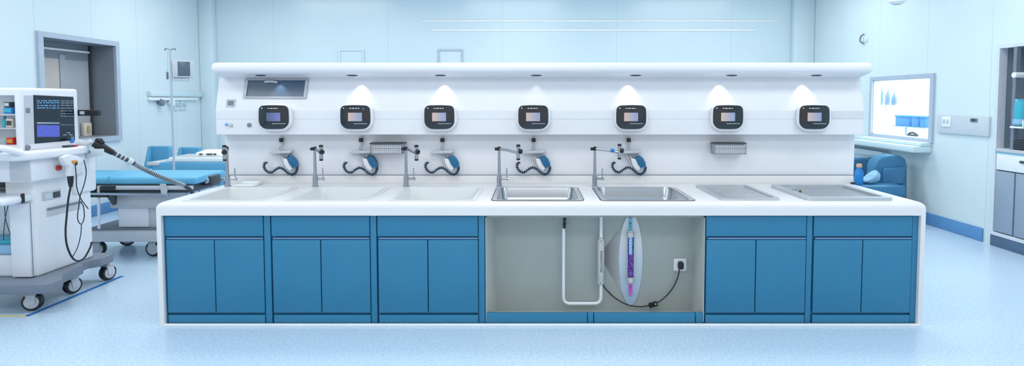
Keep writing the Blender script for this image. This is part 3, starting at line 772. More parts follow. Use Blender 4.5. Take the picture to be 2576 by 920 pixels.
hp = smooth_path([(zx(*p)[0], -.045, zx(*p)[1]) for p in ((420, 714), (402, 728), (404, 756), (424, 780), (452, 786), (480, 766), (508, 752), (538, 762), (565, 786), (595, 802), (618, 790), (630, 768), (632, 748))], 10)
obj('hose', MB().tube(hp, .0032, 8), M['hose'], hs)
co = []; 
def coil(path, r, turns):
    n = len(path); out = []; up = Vector((0, 1, 0)); N = turns*10
    for k in range(N+1):
        s_ = k/N*(n-1); i = min(int(s_), n-2); f_ = s_-i; p = path[i].lerp(path[i+1], f_); d = (path[i+1]-path[i]).normalized()
        e1 = (up-d*up.dot(d)).normalized(); e2 = d.cross(e1); a_ = 2*PI*k/10
        out.append(p+(e1*math.cos(a_)+e2*math.sin(a_))*r)
    return out
obj('coil', MB().tube(coil(hp, .0095, 26), .0042, 6), M['hose'], hs, label='dark blue coiled hose')
hs_labels = ['spray handset below the controller under the viewing window', 'spray handset hanging beside the dark-lidded wire basket, above the second sink',
             'spray handset above the last white sink', 'spray handset above the small steel sink', 'spray handset above the wide steel sink, behind the blue-knobbed tap']
for i, u in enumerate((706, 907, 1112, 1342, 1582)):
    o = hs if i == 0 else copy_tree(hs)
    p = at(u, 343, YL-.03); o.location = (p.x, YL, p.z); o['label'] = hs_labels[i]

# ---- wire baskets
wbk = thing('wire_basket', (0, 0, 0), '', 'basket', 'wire baskets on the splashback')
W, H, Dp = .262, .085, .11
obj('lid', MB().prism([(-.135, -Dp-.006), (.128, -Dp-.006), (.146, -.02), (.146, -.001), (-.12, -.001), (-.138, -.02)], 'z', -.004, .008, .004), M['darkgrey'], wbk)
mb = MB()
for k_ in range(15):
    x_ = -W/2+.008+k_*(W-.016)/14
    mb.tube([(x_, -Dp, -.004), (x_, -Dp+.004, -H), (x_, -.006, -H)], .0022, 6)
for k_ in range(6):
    y_ = -Dp+k_*(Dp-.006)/5
    for s_ in (-1, 1): mb.tube([(s_*W/2, y_, -.004), (s_*(W/2-.005), y_, -H)], .0022, 6)
for z_ in (-.04, -H):
    mb.tube([(-W/2, -.006, z_), (-W/2, -Dp, z_), (W/2, -Dp, z_), (W/2, -.006, z_)], .0028, 6)
obj('wire_grid', mb, M['chrome'], wbk)
obj('liner', MB().box(-W/2+.01, W/2-.01, -Dp+.012, -.004, -H+.004, -.006, .004), M['console'], wbk)
for i, (u, lab) in enumerate(((972, 'dark-lidded wire basket beside the second spray handset'), (1837, 'dark-lidded wire basket hanging alone above the draining tray'))):
    o = wbk if i == 0 else copy_tree(wbk)
    p = at(u, 361, YL-.1); o.location = (p.x, YL, p.z); o['label'] = lab

# ---- taps
FY = 4.655
tap = thing('tap', (0, 0, 0), '', 'tap', 'chrome taps behind the sinks')
obj('base', MB().lathe([(.028, 0), (.028, .004), (.0215, .006), (.0205, .092), (.017, .094)], seg=22), M['chrome'], tap)
obj('pipe', MB().tube([(0, 0, .09), (0, 0, .2), (0, 0, .3)], [.0125, .0115, .0105], 14), M['chrome'], tap)
obj('joint', MB().lathe([(.012, .292), (.014, .296), (.014, .318), (.009, .323)]), M['dark'], tap)
lv = obj('lever', MB().tube([(.015, 0, .062), (.058, 0, .062)], [.0095, .009], 12).lathe([(.0125, -.006), (.0125, .008)], (.066, 0, .06), 'x', 14), M['chrome'], tap)
obj('lever_rod', MB().tube([(.062, 0, .068), (.06, 0, .15)], [.0045, .004], 8), M['chrome'], lv)
L_ = .2
arm = obj('arm', MB().tube([(0, 0, .305), (L_*.5, 0, .298), (L_, 0, .282)], [.0105, .0115, .012], 12), M['chrome'], tap)
sp = obj('spout', MB().lathe([(.0105, .235), (.014, .238), (.0155, .262), (.0125, .28), (.012, .318), (.015, .322), (.015, .338), (.01, .342)], (L_, 0, 0), seg=18), M['chrome'], tap)
obj('nozzle', MB().lathe([(.0125, .226), (.0145, .228), (.0145, .24)], (L_, 0, 0), seg=16).lathe([(.0155, .333), (.0165, .345), (.012, .35)], (L_, 0, 0), seg=16), M['dark'], sp)
kn = obj('knob', MB().lathe([(.011, 0), (.019, .004), (.02, .016), (.014, .022)], (L_+.012, 0, .296), 'x', 16), M['dark'], sp)
tap_labels = ['chrome tap at the sink nearest the wheeled machine', 'chrome tap at the second white sink', 'chrome tap at the last white sink, next to the wire basket',
              'chrome tap with long arm at the small steel sink', 'chrome tap with a bright blue knob at the wide steel sink']
for i, (u, dx) in enumerate(((573, .08), (793.5, .112), (1022, .118), (1256, .158), (1496, .19))):
    o = tap if i == 0 else copy_tree(tap)
    p = at(u, 468, FY); o.location = (p.x, FY, IZ+.0008); o['label'] = tap_labels[i]
    ang = -math.acos(min(1, dx/.2))
    for c_ in children(o):
        if c_.name.split('.')[0] in ('arm', 'spout'): c_.rotation_euler = (0, 0, ang)
    if i == 0:
        obj('end_knob', MB().lathe([(.008, 0), (.013, -.004), (.013, -.022), (.008, -.026)], (p.x-.01, FY, IZ+.305), 'x', 14), M['dark'], o)
    if i == 4:
        a_ = ang; q = Vector((p.x+.14*math.cos(a_), FY+.14*math.sin(a_)-.012, IZ+.298))
        obj('blue_knob', MB().lathe([(.01, 0), (.017, -.004), (.017, -.016), (.01, -.02)], q, 'y', 14), M['blueitem'], o, label='bright blue knob')

# small black clip at the worktop's back corner
p = at(2157, 463, 4.8)
t = thing('corner_clip', (IX1-.03, 4.79, IZ), 'tiny black clip at the back corner of the worktop', 'clip')
obj('block', MB().box(IX1-.045, IX1-.016, 4.768, 4.798, IZ+.0005, IZ+.016, .003), M['dark'], t)
# soap bar / white pad behind the first sink
a, b = at(605, 463, 4.72), at(652, 463, 4.72)
t = thing('soap_tray', ((a.x+b.x)/2, 4.72, IZ), 'small white tray lying behind the first white sink', 'tray')
obj('dish', MB().box(a.x, b.x, 4.63, 4.79, IZ+.0005, IZ+.014, .005), M['ceiling'], t)
obj('cover', MB().box(a.x+.01, b.x+.002, 4.70, 4.785, IZ+.014, IZ+.03, .005), M['ceiling'], t)
# ================================================================== WHEELED MONITOR MACHINE (far left)
PX = -3.72
def my(u): return atX(u, 300, PX).y
def mp(u, v, X=PX): return atX(u, v, X)
mc = thing('patient_monitoring_cart', (-4.0, 4.55, 0), 'tall white wheeled medical machine with a dark screen, standing on grey base with casters', 'medical machine')
XB = -4.42
# chassis
outl = [(-3.74, 4.10), (-3.54, 4.11), (-3.50, 4.15), (-3.51, 4.24), (-3.60, 4.36), (-3.635, 4.60), (-3.70, 4.66), (-3.70, 4.74), (-3.645, 4.80), (-3.64, 4.92), (-3.66, 4.97), (-3.9, 4.98), (XB, 4.98), (XB, 4.10)]
obj('chassis', MB().prism(outl, 'z', .16, .238, .014, 3), M['grey'], mc)
# lower body, side bulge
bd = obj('body', MB().box(XB, PX, 4.27, 4.83, .236, 1.19, .022, 3), M['mwhite'], mc)
cut(bd, [(XB-.05-mc.location.x, -3.90-mc.location.x, 4.2-4.55, 4.55-4.55, .40, .78), (XB-.05-mc.location.x, -3.93-mc.location.x, 4.2-4.55, 4.5-4.55, .87, 1.10)])
obj('front_post', MB().box(-3.885, -3.735, 4.235, 4.30, .245, .80, .012), M['mwhite'], bd)
obj('rear_bulge', MB().box(-3.80, PX+.03, 4.62, 4.86, .80, 1.14, .028, 4), M['mwhite'], bd)
# front recess fittings
obj('storage_box', MB().box(-4.3, -3.91, 4.30, 4.5, .402, .47, .008), M['paleblue'], mc)
obj('storage_lid', MB().box(-4.3, -3.905, 4.33, 4.54, .47, .50, .006), M['teal'], mc)
for x_, dx in ((-4.0, .04), (-3.97, -.06)):
    obj('hanging_wire', MB().tube(smooth_path([(x_, 4.33, .78), (x_+dx*.4, 4.32, .65), (x_+dx, 4.34, .50)]), .0028, 6), M['darkgrey'], mc)
obj('front_screen', MB().box(-4.38, -3.95, 4.36, 4.40, .90, 1.09, .005), M['darkgrey'], mc)
# front work tray
tr_ = obj('front_tray', MB().box(XB, -3.725, 4.03, 4.29, .815, .868, .022, 3), M['mwhite'], mc)
obj('tray_bumper', MB().box(-3.735, -3.718, 4.17, 4.193, .815, .885, .006), M['dark'], tr_)
# protruding drawer
obj('drawer', MB().box(XB, -3.655, 4.17, 4.70, .965, 1.135, .018, 3), M['mwhite'], mc)
obj('drawer_corner', MB().box(-3.80, -3.653, 4.165, 4.175, .975, 1.125, .003), M['lgrey'], mc)
# worktop ledge
ledge = [(XB, 4.06), (-3.68, 4.06), (-3.62, 4.12), (-3.60, 4.25), (-3.60, 4.60), (-3.64, 4.72), (-3.74, 4.80), (XB, 4.80)]
obj('ledge', MB().prism(ledge, 'z', 1.13, 1.195, .02, 3), M['mwhite'], mc)
obj('handle', MB().tube(bend([(XB, 4.0, 1.235), (-3.70, 4.0, 1.235), (-3.64, 4.09, 1.19)], .07, 8), .024, 14), M['mwhite'], mc)
obj('keyboard_tray', MB().box(XB, -3.78, 4.03, 4.16, 1.195, 1.212, .005), M['darkgrey'], mc)
# side plate and grip recess
def side_plate(name, u0, u1, v0, v1, off, th, m, par, bev=.003):
    a, b = mp(u0, v0), mp(u1, v1); b.z = mp(u0, v1).z
    return obj(name, MB().box(PX+off, PX+off+th, a.y, b.y, b.z, a.z, bev), m, par)
sp_ = side_plate('control_plate', 105, 152, 484, 506, -.001, .008, M['lgrey'], mc)
side_plate('dial_window', 110, 127, 487, 502, .006, .006, M['clear'], sp_)
side_plate('dark_window', 131, 149, 483, 498, .006, .006, M['darkgrey'], sp_)
g_ = side_plate('grip_recess', 117, 203, 527, 546, -.002, .006, M['lgrey'], mc)
side_plate('grip_lip', 117, 204, 524, 528.5, .003, .014, M['grey'], g_)
a = mp(78, 560)
obj('panel_seam', MB().box(PX-.001, PX+.0015, a.y-.003, a.y+.003, .26, .80), M['grey'], mc, False)
# monitor head
hy0, hy1 = my(50), my(199)
hz0, hz1 = 1.19, 1.655
hd = obj('monitor_head', MB().box(XB, PX, hy0, hy1, hz0, hz1, .02, 4), M['mwhite'], mc)
def head_plate(name, pxs, off, th, m, par):
    ps = [mp(*p) for p in pxs]
    return obj(name, MB().prism([(p.y, p.z) for p in ps], 'x', PX+off, PX+off+th), m, par, False)
head_plate('key_strip', ((60, 240), (81, 240), (85, 361), (62, 366)), -.001, .004, M['lgrey'], mc)
scr = head_plate('screen', ((83.5, 239), (183, 243.5), (187, 352), (87, 361)), -.001, .007, M['screen'], mc)
mb = MB()
def uirow(mb, u0, u1, v0, v1, off=.0065):
    ps = [mp(u0, v0), mp(u1, v0+(u1-u0)*.02), mp(u1, v1+(u1-u0)*.0), mp(u0, v1)]
    mb.prism([(p.y, p.z) for p in ps], 'x', PX+off-.002, PX+off)
for v in (252, 257, 264, 270):
    u = 91
    while u < 146:
        w_ = random.uniform(3, 12); uirow(mb, u, min(u+w_, 147), v, v+2.5); u += w_+random.uniform(1.5, 4)
obj('readout_text', mb, M['ui_a'], scr, False, label='rows of light blue readings')
mb = MB()
for v in (253, 258, 264, 271, 278, 285, 291):
    u = 151
    while u < 181:
        w_ = random.uniform(4, 14); uirow(mb, u, min(u+w_, 182), v, v+1.5); u += w_+2
uirow(mb, 91, 148, 307, 311); uirow(mb, 151, 185, 313, 314.2)
for u_, v_ in ((157, 338), (166, 333), (172, 338), (176, 344)): uirow(mb, u_, u_+9, v_, v_+2)
obj('readout_lines', mb, M['ui_c'], scr, False, label='grey lines and captions')
mb = MB(); uirow(mb, 91, 148, 314, 344); obj('graph_pane', mb, M['ui_b'], scr, False, label='violet waveform pane')
p = mp(180, 353); obj('power_light', MB().lathe([(.02, 0), (.02, .012), (.012, .018)], (PX-.002, p.y, p.z), 'x', 16), M['blueitem'], mc, label='bright blue knob under the screen')
p = mp(69, 277); obj('badge', MB().box(PX-.001, PX+.006, p.y-.018, p.y+.018, p.z-.02, p.z+.016, .002), M['grey'], mc)
p = mp(68, 371); obj('knob', MB().lathe([(.018, 0), (.018, .014), (.012, .02)], (PX-.002, p.y, p.z), 'x', 16), M['grey'], mc)
# open shelf in the head's front face
cut(hd, [(XB+.03-mc.location.x, -3.752-mc.location.x, hy0-.05-4.55, hy0+.13-4.55, 1.24, 1.60)])
obj('shelf', MB().box(XB+.03, -3.753, hy0+.005, hy0+.13, 1.455, 1.465).box(XB+.03, -3.753, hy0+.005, hy0+.13, 1.355, 1.365), M['lgrey'], hd, False)
def hx(u): return ux(u, 290, hy0+.04)
YM = hy0+.045
def small_box(name, u0, u1, z0, h, m1, m2, label, cat, dy=0):
    x0, x1 = hx(u0), hx(u1)
    t = thing(name, ((x0+x1)/2, YM+dy, z0), label, cat)
    obj('carton', MB().box(x0, x1, YM-.03+dy, YM+.04+dy, z0, z0+h, .004), m1, t)
    obj('printed_label', MB().box(x0+.006, x1-.006, YM-.0315+dy, YM-.029+dy, z0+h*.25, z0+h*.8), m2, t, False)
small_box('medicine_carton', 17, 38, 1.466, .045, M['blueitem'], M['teal'], 'bright blue carton on the upper shelf of the wheeled machine', 'box')
small_box('medicine_carton', 18, 33, 1.512, .04, M['darkgrey'], M['lgrey'], 'grey labelled carton stacked on the blue carton of the wheeled machine', 'box')
small_box('medicine_carton', 21, 38, 1.366, .062, M['cream'], M['darkgrey'], 'cream carton on the lower shelf of the wheeled machine', 'box')
small_box('medicine_carton', 19, 38, 1.241, .05, M['red'], M['amber'], 'red and yellow carton at the bottom of the machine shelf', 'box')
x_ = hx(10)
t = thing('medicine_bottle', (x_, YM, 1.366), 'small teal bottle beside the cream carton on the machine shelf', 'bottle')
obj('body', MB().lathe([(.014, 0), (.016, .004), (.016, .055), (.007, .064), (.007, .068)], (x_, YM, 1.366)), M['teal'], t)
obj('cap', MB().lathe([(.0085, .068), (.0085, .082)], (x_, YM, 1.366)), M['blueitem'], t)
x_ = hx(12)
t = thing('medicine_bottle', (x_, YM, 1.241), 'pale blue vial beside the red and yellow carton on the machine shelf', 'bottle')
obj('body', MB().lathe([(.013, 0), (.015, .004), (.015, .036), (.007, .042)], (x_, YM, 1.241)), M['tubeblue'], t)
obj('cap', MB().lathe([(.0085, .042), (.0085, .05)], (x_, YM, 1.241)), M['mwhite'], t)
# black bar sticking out behind the head
a, b = at(206, 276, 4.76), at(251, 291, 4.76)
br_ = obj('side_bar', MB().box(PX-.1, b.x, 4.74, 4.78, b.z, a.z, .004), M['dark'], mc)
obj('bar_clip', MB().box(PX-.002, PX+.035, 4.733, 4.76, b.z+.012, a.z-.012, .003), M['lgrey'], br_)
# right arm with flaps
a = at(203, 360, 4.72)
arm_ = obj('side_arm', MB().tube([(PX-.03, 4.74, a.z), (-3.66, 4.72, a.z), (at(229, 355, 4.72).x, 4.72, at(229, 355, 4.72).z)], [.028, .024, .018], 12), M['mwhite'], mc)
a, b = at(205, 376, 4.73), at(232, 397, 4.73)
bx_ = obj('side_box', MB().box(a.x-.03, b.x, 4.72, 4.80, b.z, a.z, .008), M['mwhite'], mc)
obj('blue_tab', MB().box(a.x, b.x-.004, 4.712, 4.76, a.z-.028, a.z-.006, .004), M['teal'], bx_)
a, b = at(238, 374, 4.69), at(261, 391, 4.69)
obj('clear_flap', MB().box(a.x-.035, b.x, 4.685, 4.70, b.z, a.z, .006), M['clear'], mc)
# red button + orange switch on the ledge
p = mp(152, 422, -3.63)
obj('red_button', MB().lathe([(.012, 0), (.02, .006), (.02, .022), (.012, .028)], (-3.655, p.y, p.z), 'x', 16), M['red'], mc)
p = mp(178, 383, -3.63)
obj('indicator_block', MB().box(-3.67, -3.625, p.y-.035, p.y+.03, 1.195, 1.212, .004), M['darkgrey'], mc)
obj('orange_key', MB().box(-3.665, -3.625, p.y+.032, p.y+.07, 1.195, 1.209, .004), M['red'], mc)
# casters (copied)
def caster(x, y, r, rot, par, name='caster', w=.05):
    mb = MB().lathe([(r*.62, -w/2), (r*.93, -w/2), (r, -w*.3), (r, w*.3), (r*.93, w/2), (r*.62, w/2)], (0, 0, 0), 'x', 24, Matrix.Translation((x, y, r)) @ Matrix.Rotation(rot, 4, 'Z'))
    whl = obj(name, mb, M['dark'], par)
    mb = MB().lathe([(r*.2, -w*.62), (r*.7, -w*.55), (r*.72, w*.55), (r*.2, w*.62)], (0, 0, 0), 'x', 20, Matrix.Translation((x, y, r)) @ Matrix.Rotation(rot, 4, 'Z'))
    obj('hub', mb, M['lgrey'], whl)
    return whl
def fork(x, y, r, ztop, rot, par, m):
    T = Matrix.Translation((x, y, 0)) @ Matrix.Rotation(rot, 4, 'Z')
    mb = MB()
    for s_ in (-1, 1): mb.prism([(r*.35, r*.8), (-r*.3, r*.75), (-r*.5, r*1.9), (r*.45, r*1.9)], 'x', s_*.033-.004, s_*.033+.004, mtx=T)
    mb.box(-.037, .037, -r*.5, r*.45, r*1.75, r*2.0, .004, 2, T)
    mb.lathe([(.018, r*1.95), (.018, ztop)], (0, 0, 0), 'z', 14, T)
    return obj('caster_fork', mb, m, par)
for (u, v, rot, dx) in ((75, 783, -1.25, 0), (172, 740, -.25, .01), (265, 706, -.2, 0)):
    g = fl(u, v)
    caster(g.x+dx, g.y+.03, .067, rot, mc); fork(g.x+dx, g.y+.03, .067, .17, rot, mc, M['lgrey'])
caster(-4.3, 4.25, .067, .4, mc); fork(-4.3, 4.25, .067, .17, .4, mc, M['lgrey'])
# white pistol-shaped probe in its holder with two cables
XP = -3.60
def pp(u, v): return atX(u, v, XP)
h0 = pp(178, 392)
t = thing('ultrasound_probe', (XP, h0.y, pp(178, 445).z), 'white pistol-shaped probe with long black cable hanging on the side of the wheeled machine', 'probe')
def pr(pts): return [tuple(pp(*p)[1:]) for p in pts]
XP = -3.575
obj('body', MB().prism(pr(((152, 396), (168, 388), (190, 392), (208, 402), (206, 410), (188, 420), (184, 443), (171, 443), (170, 420), (158, 412))), 'x', XP-.022, XP+.022, .008, 2), M['mwhite'], t)
obj('switch', MB().prism(pr(((172, 404), (186, 403), (188, 410), (176, 412))), 'x', XP+.02, XP+.028), M['amber'], t)
obj('lens', MB().lathe([(.012, 0), (.012, .008)], (XP+.021, pp(183, 412).y, pp(183, 412).z), 'x', 14), M['dark'], t)
a, b = pp(177, 443), pp(178, 470)
obj('strain_relief', MB().tube([a, (a+b)/2, b], [.021, .019, .012], 14), M['dark'], t)
cab = smooth_path([pp(178, 468), pp(172, 500), pp(168, 540), pp(165, 580), pp(168, 615), pp(180, 645), pp(195, 656), pp(212, 648), pp(226, 624), pp(231, 608)], 8)
obj('cable', MB().tube(cab, .0068, 8), M['dark'], t)
t = thing('sensor_lead', (XP, pp(205, 500).y, pp(205, 500).z), 'thin black lead looping in a knot on the side of the wheeled machine', 'cable')
XP = -3.536
ld = [(189, 413), (192, 445), (193, 470), (201, 495), (212, 512), (222, 525)]
obj('lead', MB().tube(smooth_path([pp(*p) for p in ld]), .0036, 7), M['dark'], t)
ld = [(211, 402), (217, 432), (212, 462), (202, 492), (198, 520), (195, 545), (199, 560), (206, 562), (212, 545), (210, 520), (203, 508)]
obj('lead', MB().tube(smooth_path([pp(*p) for p in ld]), .0036, 7), M['dark'], t)
ld = [(205, 562), (203, 590), (195, 622), (183, 645)]
obj('lead', MB().tube(smooth_path([pp(*p) for p in ld]), .0032, 7), M['dark'], t)

# ---- breathing hose from the machine's arm to the table
hz = [(240, 361, 4.725), (262, 372, 4.76), (300, 392, 4.85), (330, 407, 4.92), (360, 424, 5.0), (400, 443, 5.12), (440, 458, 5.25), (466, 468, 5.33), (482, 482, 5.38), (488, 500, 5.4)]
HP = [at(*p) for p in hz]
t = thing('breathing_hose', HP[0], 'long black corrugated hose sloping from the wheeled machine to the blue operating table', 'hose')
path = smooth_path(HP, 10)
obj('tubing', MB().tube(path, .018, 10), M['darkgrey'], t)
n_ = len(path)
obj('connector', MB().tube([HP[0]+(HP[0]-HP[1])*.2, HP[0].lerp(HP[1], .35), HP[0].lerp(HP[1], .9), path[16]], [.03, .038, .03, .022], 14), M['dark'], t)
p = at(244, 354, 4.73); obj('connector_port', MB().tube([p, p+Vector((.03, 0, .0)), p+Vector((.05, 0, -.02))], [.024, .022, .016], 12), M['dark'], t)
i0, i1 = 27, 31
obj('joint', MB().tube(path[i0:i1+1], [.024, .03, .027, .03, .022], 14), M['clear'], t, label='pale plastic joint halfway along the hose')
mb = MB()
k_ = 33
for k_ in range(33, n_-22):
    for f_ in (0,):
        p = path[k_].lerp(path[k_+1], f_); d = (path[k_+1]-path[k_]).normalized()
        mb.tube([p-d*.0016, p+d*.0016], .0205, 10)
obj('corrugation', mb, M['clear'], t, label='pale corrugated rings')
mb = MB()
for k_ in range(12, 27, 3):
    p = path[k_]; d = (path[k_+1]-p).normalized(); mb.tube([p-d*.006, p+d*.006], .021, 10)
obj('clip_ring', mb, M['lgrey'], t)

# ================================================================== OPERATING TABLE
bt = thing('operating_table', (-4.0, 5.85, 0), 'operating table with blue mattress and grey pedestal on a wheeled base', 'operating table')
bx0_, bx1_ = -4.85, -3.27
by0, by1 = 5.55, 6.12
obj('mattress', MB().box(bx0_, bx1_, by0, by1, .745, .822, .03, 4), M['mattress'], bt)
obj('mattress_seam', MB().box(-4.115, -4.105, by0-.001, by1+.001, .75, .8235, .001), M['chairblue'], bt)
obj('rail', MB().box(bx0_, bx1_-.02, by0-.03, by0+.012, .70, .735, .006), M['lgrey'], bt)
obj('rail', MB().box(bx0_, bx1_-.02, by1-.01, by1+.03, .70, .735, .006), M['lgrey'], bt)
obj('frame', MB().box(bx0_, bx1_-.06, by0+.01, by1-.01, .665, .745, .006), M['darkgrey'], bt)
obj('side_bar', MB().tube([(bx0_, by0-.045, .672), (bx1_-.25, by0-.045, .655)], .013, 10), M['chrome'], bt)
for x0, x1, z0, z1 in ((-4.36, -4.20, .70, .74), (-4.16, -4.02, .705, .738), (-4.34, -4.1, .63, .668)):
    obj('clamp_block', MB().box(x0, x1, by0-.05, by0-.02, z0, z1, .004), M['dark'], bt)
obj('pedestal_collar', MB().box(-4.16, -3.66, 5.62, 6.05, .50, .66, .015), M['lgrey'], bt)
obj('pedestal', MB().box(-4.11, -3.70, 5.66, 6.02, .30, .52, .012), M['lgrey'], bt)
obj('pedestal_front', MB().box(-4.095, -3.80, 5.645, 5.67, .31, .50, .006), M['mwhite'], bt)
obj('wheel_base', MB().box(-4.46, -3.55, 5.57, 6.25, .178, .285, .014), M['lgrey'], bt)
obj('base_cover', MB().box(-4.40, -3.60, 5.62, 6.2, .285, .302, .008), M['grey'], bt)
for x, y, r_ in ((-4.37, 5.72, -1.5), (-3.80, 5.72, -1.8), (-4.37, 6.15, -1.2), (-3.62, 6.15, -1.4)):
    caster(x, y, .078, r_+.2, bt); fork(x, y, .078, .19, r_+.2, bt, M['lgrey'])
obj('tilt_strut', MB().tube([at(248, 470, 5.53), at(249, 575, 5.53)], .012, 10), M['mwhite'], bt)
p = at(283, 500, 5.54)
obj('lever', MB().prism([(p.x-.06, p.z+.05), (p.x+.035, p.z+.055), (p.x+.03, p.z-.055), (p.x+.01, p.z-.06)], 'y', 5.52, 5.56, .006), M['darkgrey'], bt)
p = at(411, 478, 5.5)
obj('safety_strap', MB().prism([(p.x-.03, p.z+.06), (p.x+.02, p.z+.06), (p.x+.035, p.z), (p.x+.02, p.z-.055), (p.x-.02, p.z-.03)], 'y', 5.495, 5.51), M['lgrey'], bt)
p = at(535, 452, 5.9)
ec = obj('end_clamp', MB().box(p.x-.04, p.x+.06, 5.78, 5.95, .70, .80, .012), M['darkgrey'], bt)
obj('end_knob', MB().lathe([(.03, 0), (.035, -.02), (.02, -.04)], (p.x+.01, 5.78, .76), 'y', 16), M['chrome'], ec)

# ================================================================== BENCH, CHAIRS, MONITOR ON THE LEFT WALL
YD = 7.25
a, b = at(381, 409, YD), at(553, 431, YD)
zt_ = a.z
t = thing('exam_bench', ((a.x+b.x)/2, 7.6, 0), 'blue padded bench with slim legs behind the operating table', 'bench')
obj('seat_pad', MB().box(a.x, b.x+.25, YD, YD+.6, b.z, a.z, .012), M['chairblue'], t)
obj('edge_rail', MB().box(a.x-.05, a.x+.1, YD-.02, YD+.62, a.z-.035, a.z+.008, .01), M['lgrey'], t)
for x in (a.x+.1, at(545, 440, YD).x):
    for y in (YD+.08, YD+.5): obj('leg', MB().box(x-.03, x+.03, y-.03, y+.03, 0, b.z, .004), M['chairblue'], t)
a2, b2 = at(421, 396, YD+.05), at(560, 408, YD+.05)
t = thing('bench_tray', ((a2.x+b2.x)/2, 7.55, a2.z), 'long white tray lying on the blue bench', 'tray')
obj('board', MB().box(a2.x, b2.x+.2, YD+.06, YD+.5, zt_+.001, a2.z, .014), M['ceiling'], t)
obj('lip', MB().box(a2.x+.02, b2.x+.18, YD+.08, YD+.48, a2.z-.002, a2.z+.008, .004), M['lgrey'], t)
a3, b3 = at(498, 384, YD+.25), at(552, 396, YD+.25)
t = thing('label_printer', ((a3.x+b3.x)/2, YD+.3, a2.z+.009), 'white desktop device with dark keys lying on the white bench tray', 'printer')
zb_ = a2.z+.009
obj('case', MB().prism([(YD+.18, zb_), (YD+.45, zb_), (YD+.45, a3.z+.03), (YD+.2, zb_+.04)], 'x', a3.x, b3.x+.12, .006), M['ceiling'], t)
for k_, u in enumerate((505, 523, 530, 540)):
    p = at(u, 391, YD+.18); obj('key', MB().box(p.x-.018, p.x+.018, YD+.172, YD+.20, zb_+.014, zb_+.03, .003), M['darkgrey'], t)
def office_chair(u0, u1, v0, v1, Y, label):
    a, b = at(u0, v0, Y), at(u1, v1, Y)
    xc = (a.x+b.x)/2; w_ = b.x-a.x; sz = .47
    t = thing('padded_chair', (xc, Y-.2, 0), label, 'chair', 'blue padded chairs by the left wall')
    bk = [(-w_/2, .0), (-w_/2+.02, -.05), (w_/2-.03, -.03), (w_/2, 0), (w_/2-.01, .05), (-w_/2+.02, .05)]
    obj('backrest', MB().box(xc-w_*.40, xc+w_*.5, Y-.03, Y+.05, sz+.04, a.z, .02, 3), M['chairblue'], t)
    obj('wing', MB().prism([(Y-.16, sz+.1), (Y+.06, sz+.1), (Y+.06, a.z), (Y-.04, a.z)], 'x', xc-w_*.5, xc-w_*.36, .012), M['chairblue'], t)
    obj('seat', MB().box(xc-w_*.48, xc+w_*.5, Y-.5, Y, sz-.06, sz+.04, .025, 3), M['chairblue'], t)
    for sx in (-1, 1):
        for y in (Y-.44, Y): obj('leg', MB().tube([(xc+sx*w_*.4, y, 0), (xc+sx*w_*.38, y, sz-.05)], .014, 8), M['chrome'], t)
office_chair(376, 431, 367, 408, 8.35, 'tall blue padded chair behind the blue bench, nearest the operating table')
office_chair(453, 505, 370, 396, 8.55, 'shorter blue padded chair behind the white bench tray and device')

# IV stand with monitor
YS = 7.05
px_ = at(434, 300, YS).x
t = thing('infusion_stand', (px_, YS, 0), 'thin silver infusion stand with hooks near the left wall, carrying a small monitor', 'stand')
obj('pole', MB().tube([(px_, YS, .05), (px_, YS, vz(122, YS))], .013, 10), M['frame'], t)
mb = MB()
for k_ in range(5):
    q = 2*PI*k_/5; mb.tube([(px_, YS, .07), (px_+.26*math.cos(q), YS+.26*math.sin(q), .055)], .014, 8)
    mb.lathe([(.022, 0), (.026, .008), (.026, .036), (.012, .05)], (px_+.26*math.cos(q), YS+.26*math.sin(q), .0), 'z', 12)
obj('foot', mb, M['frame'], t)
zt2 = vz(124, YS)
for s_ in (-1, 1):
    obj('hook', MB().tube(smooth_path([(px_, YS, zt2-.02), (px_+s_*.04, YS, zt2+.01), (px_+s_*.065, YS, zt2-.01), (px_+s_*.06, YS-.01, zt2+.012)]), .0055, 8), M['grey'], t)
p0, p1 = at(422, 128, YS), at(421, 200, YS)
obj('drip_line', MB().tube([(px_-.06, YS, zt2), p0, p1], .003, 6), M['frame'], t)
p = at(421, 190, YS); obj('drip_clamp', MB().box(p.x-.009, p.x+.009, YS-.012, YS+.012, p.z-.045, p.z+.045, .004), M['grey'], t)
a, b = at(436, 152, YS), at(474, 195, YS)
t2 = thing('bedside_monitor', ((a.x+b.x)/2, YS, b.z), 'small white bedside monitor with dark screen on the infusion stand', 'monitor')
x0, x1 = px_+.016, b.x
T = Matrix.Translation((x0, YS, 0)) @ Matrix.Rotation(math.radians(20), 4, 'Z')
wd = (x1-x0)/math.cos(math.radians(20))+.0
obj('case', MB().box(0, wd, -.02, .12, b.z, a.z, .01, 2, T), M['lgrey'], t2)
obj('screen', MB().box(wd*.30, wd*.94, -.024, -.018, b.z+.02, a.z-.012, .002, 2, T), mat('monitor_glass', (82, 104, 120), .2), t2)
obj('bracket', MB().box(.002, wd*.8, .0, .08, b.z-.04, b.z-.002, .006, 2, T), M['lgrey'], t2)

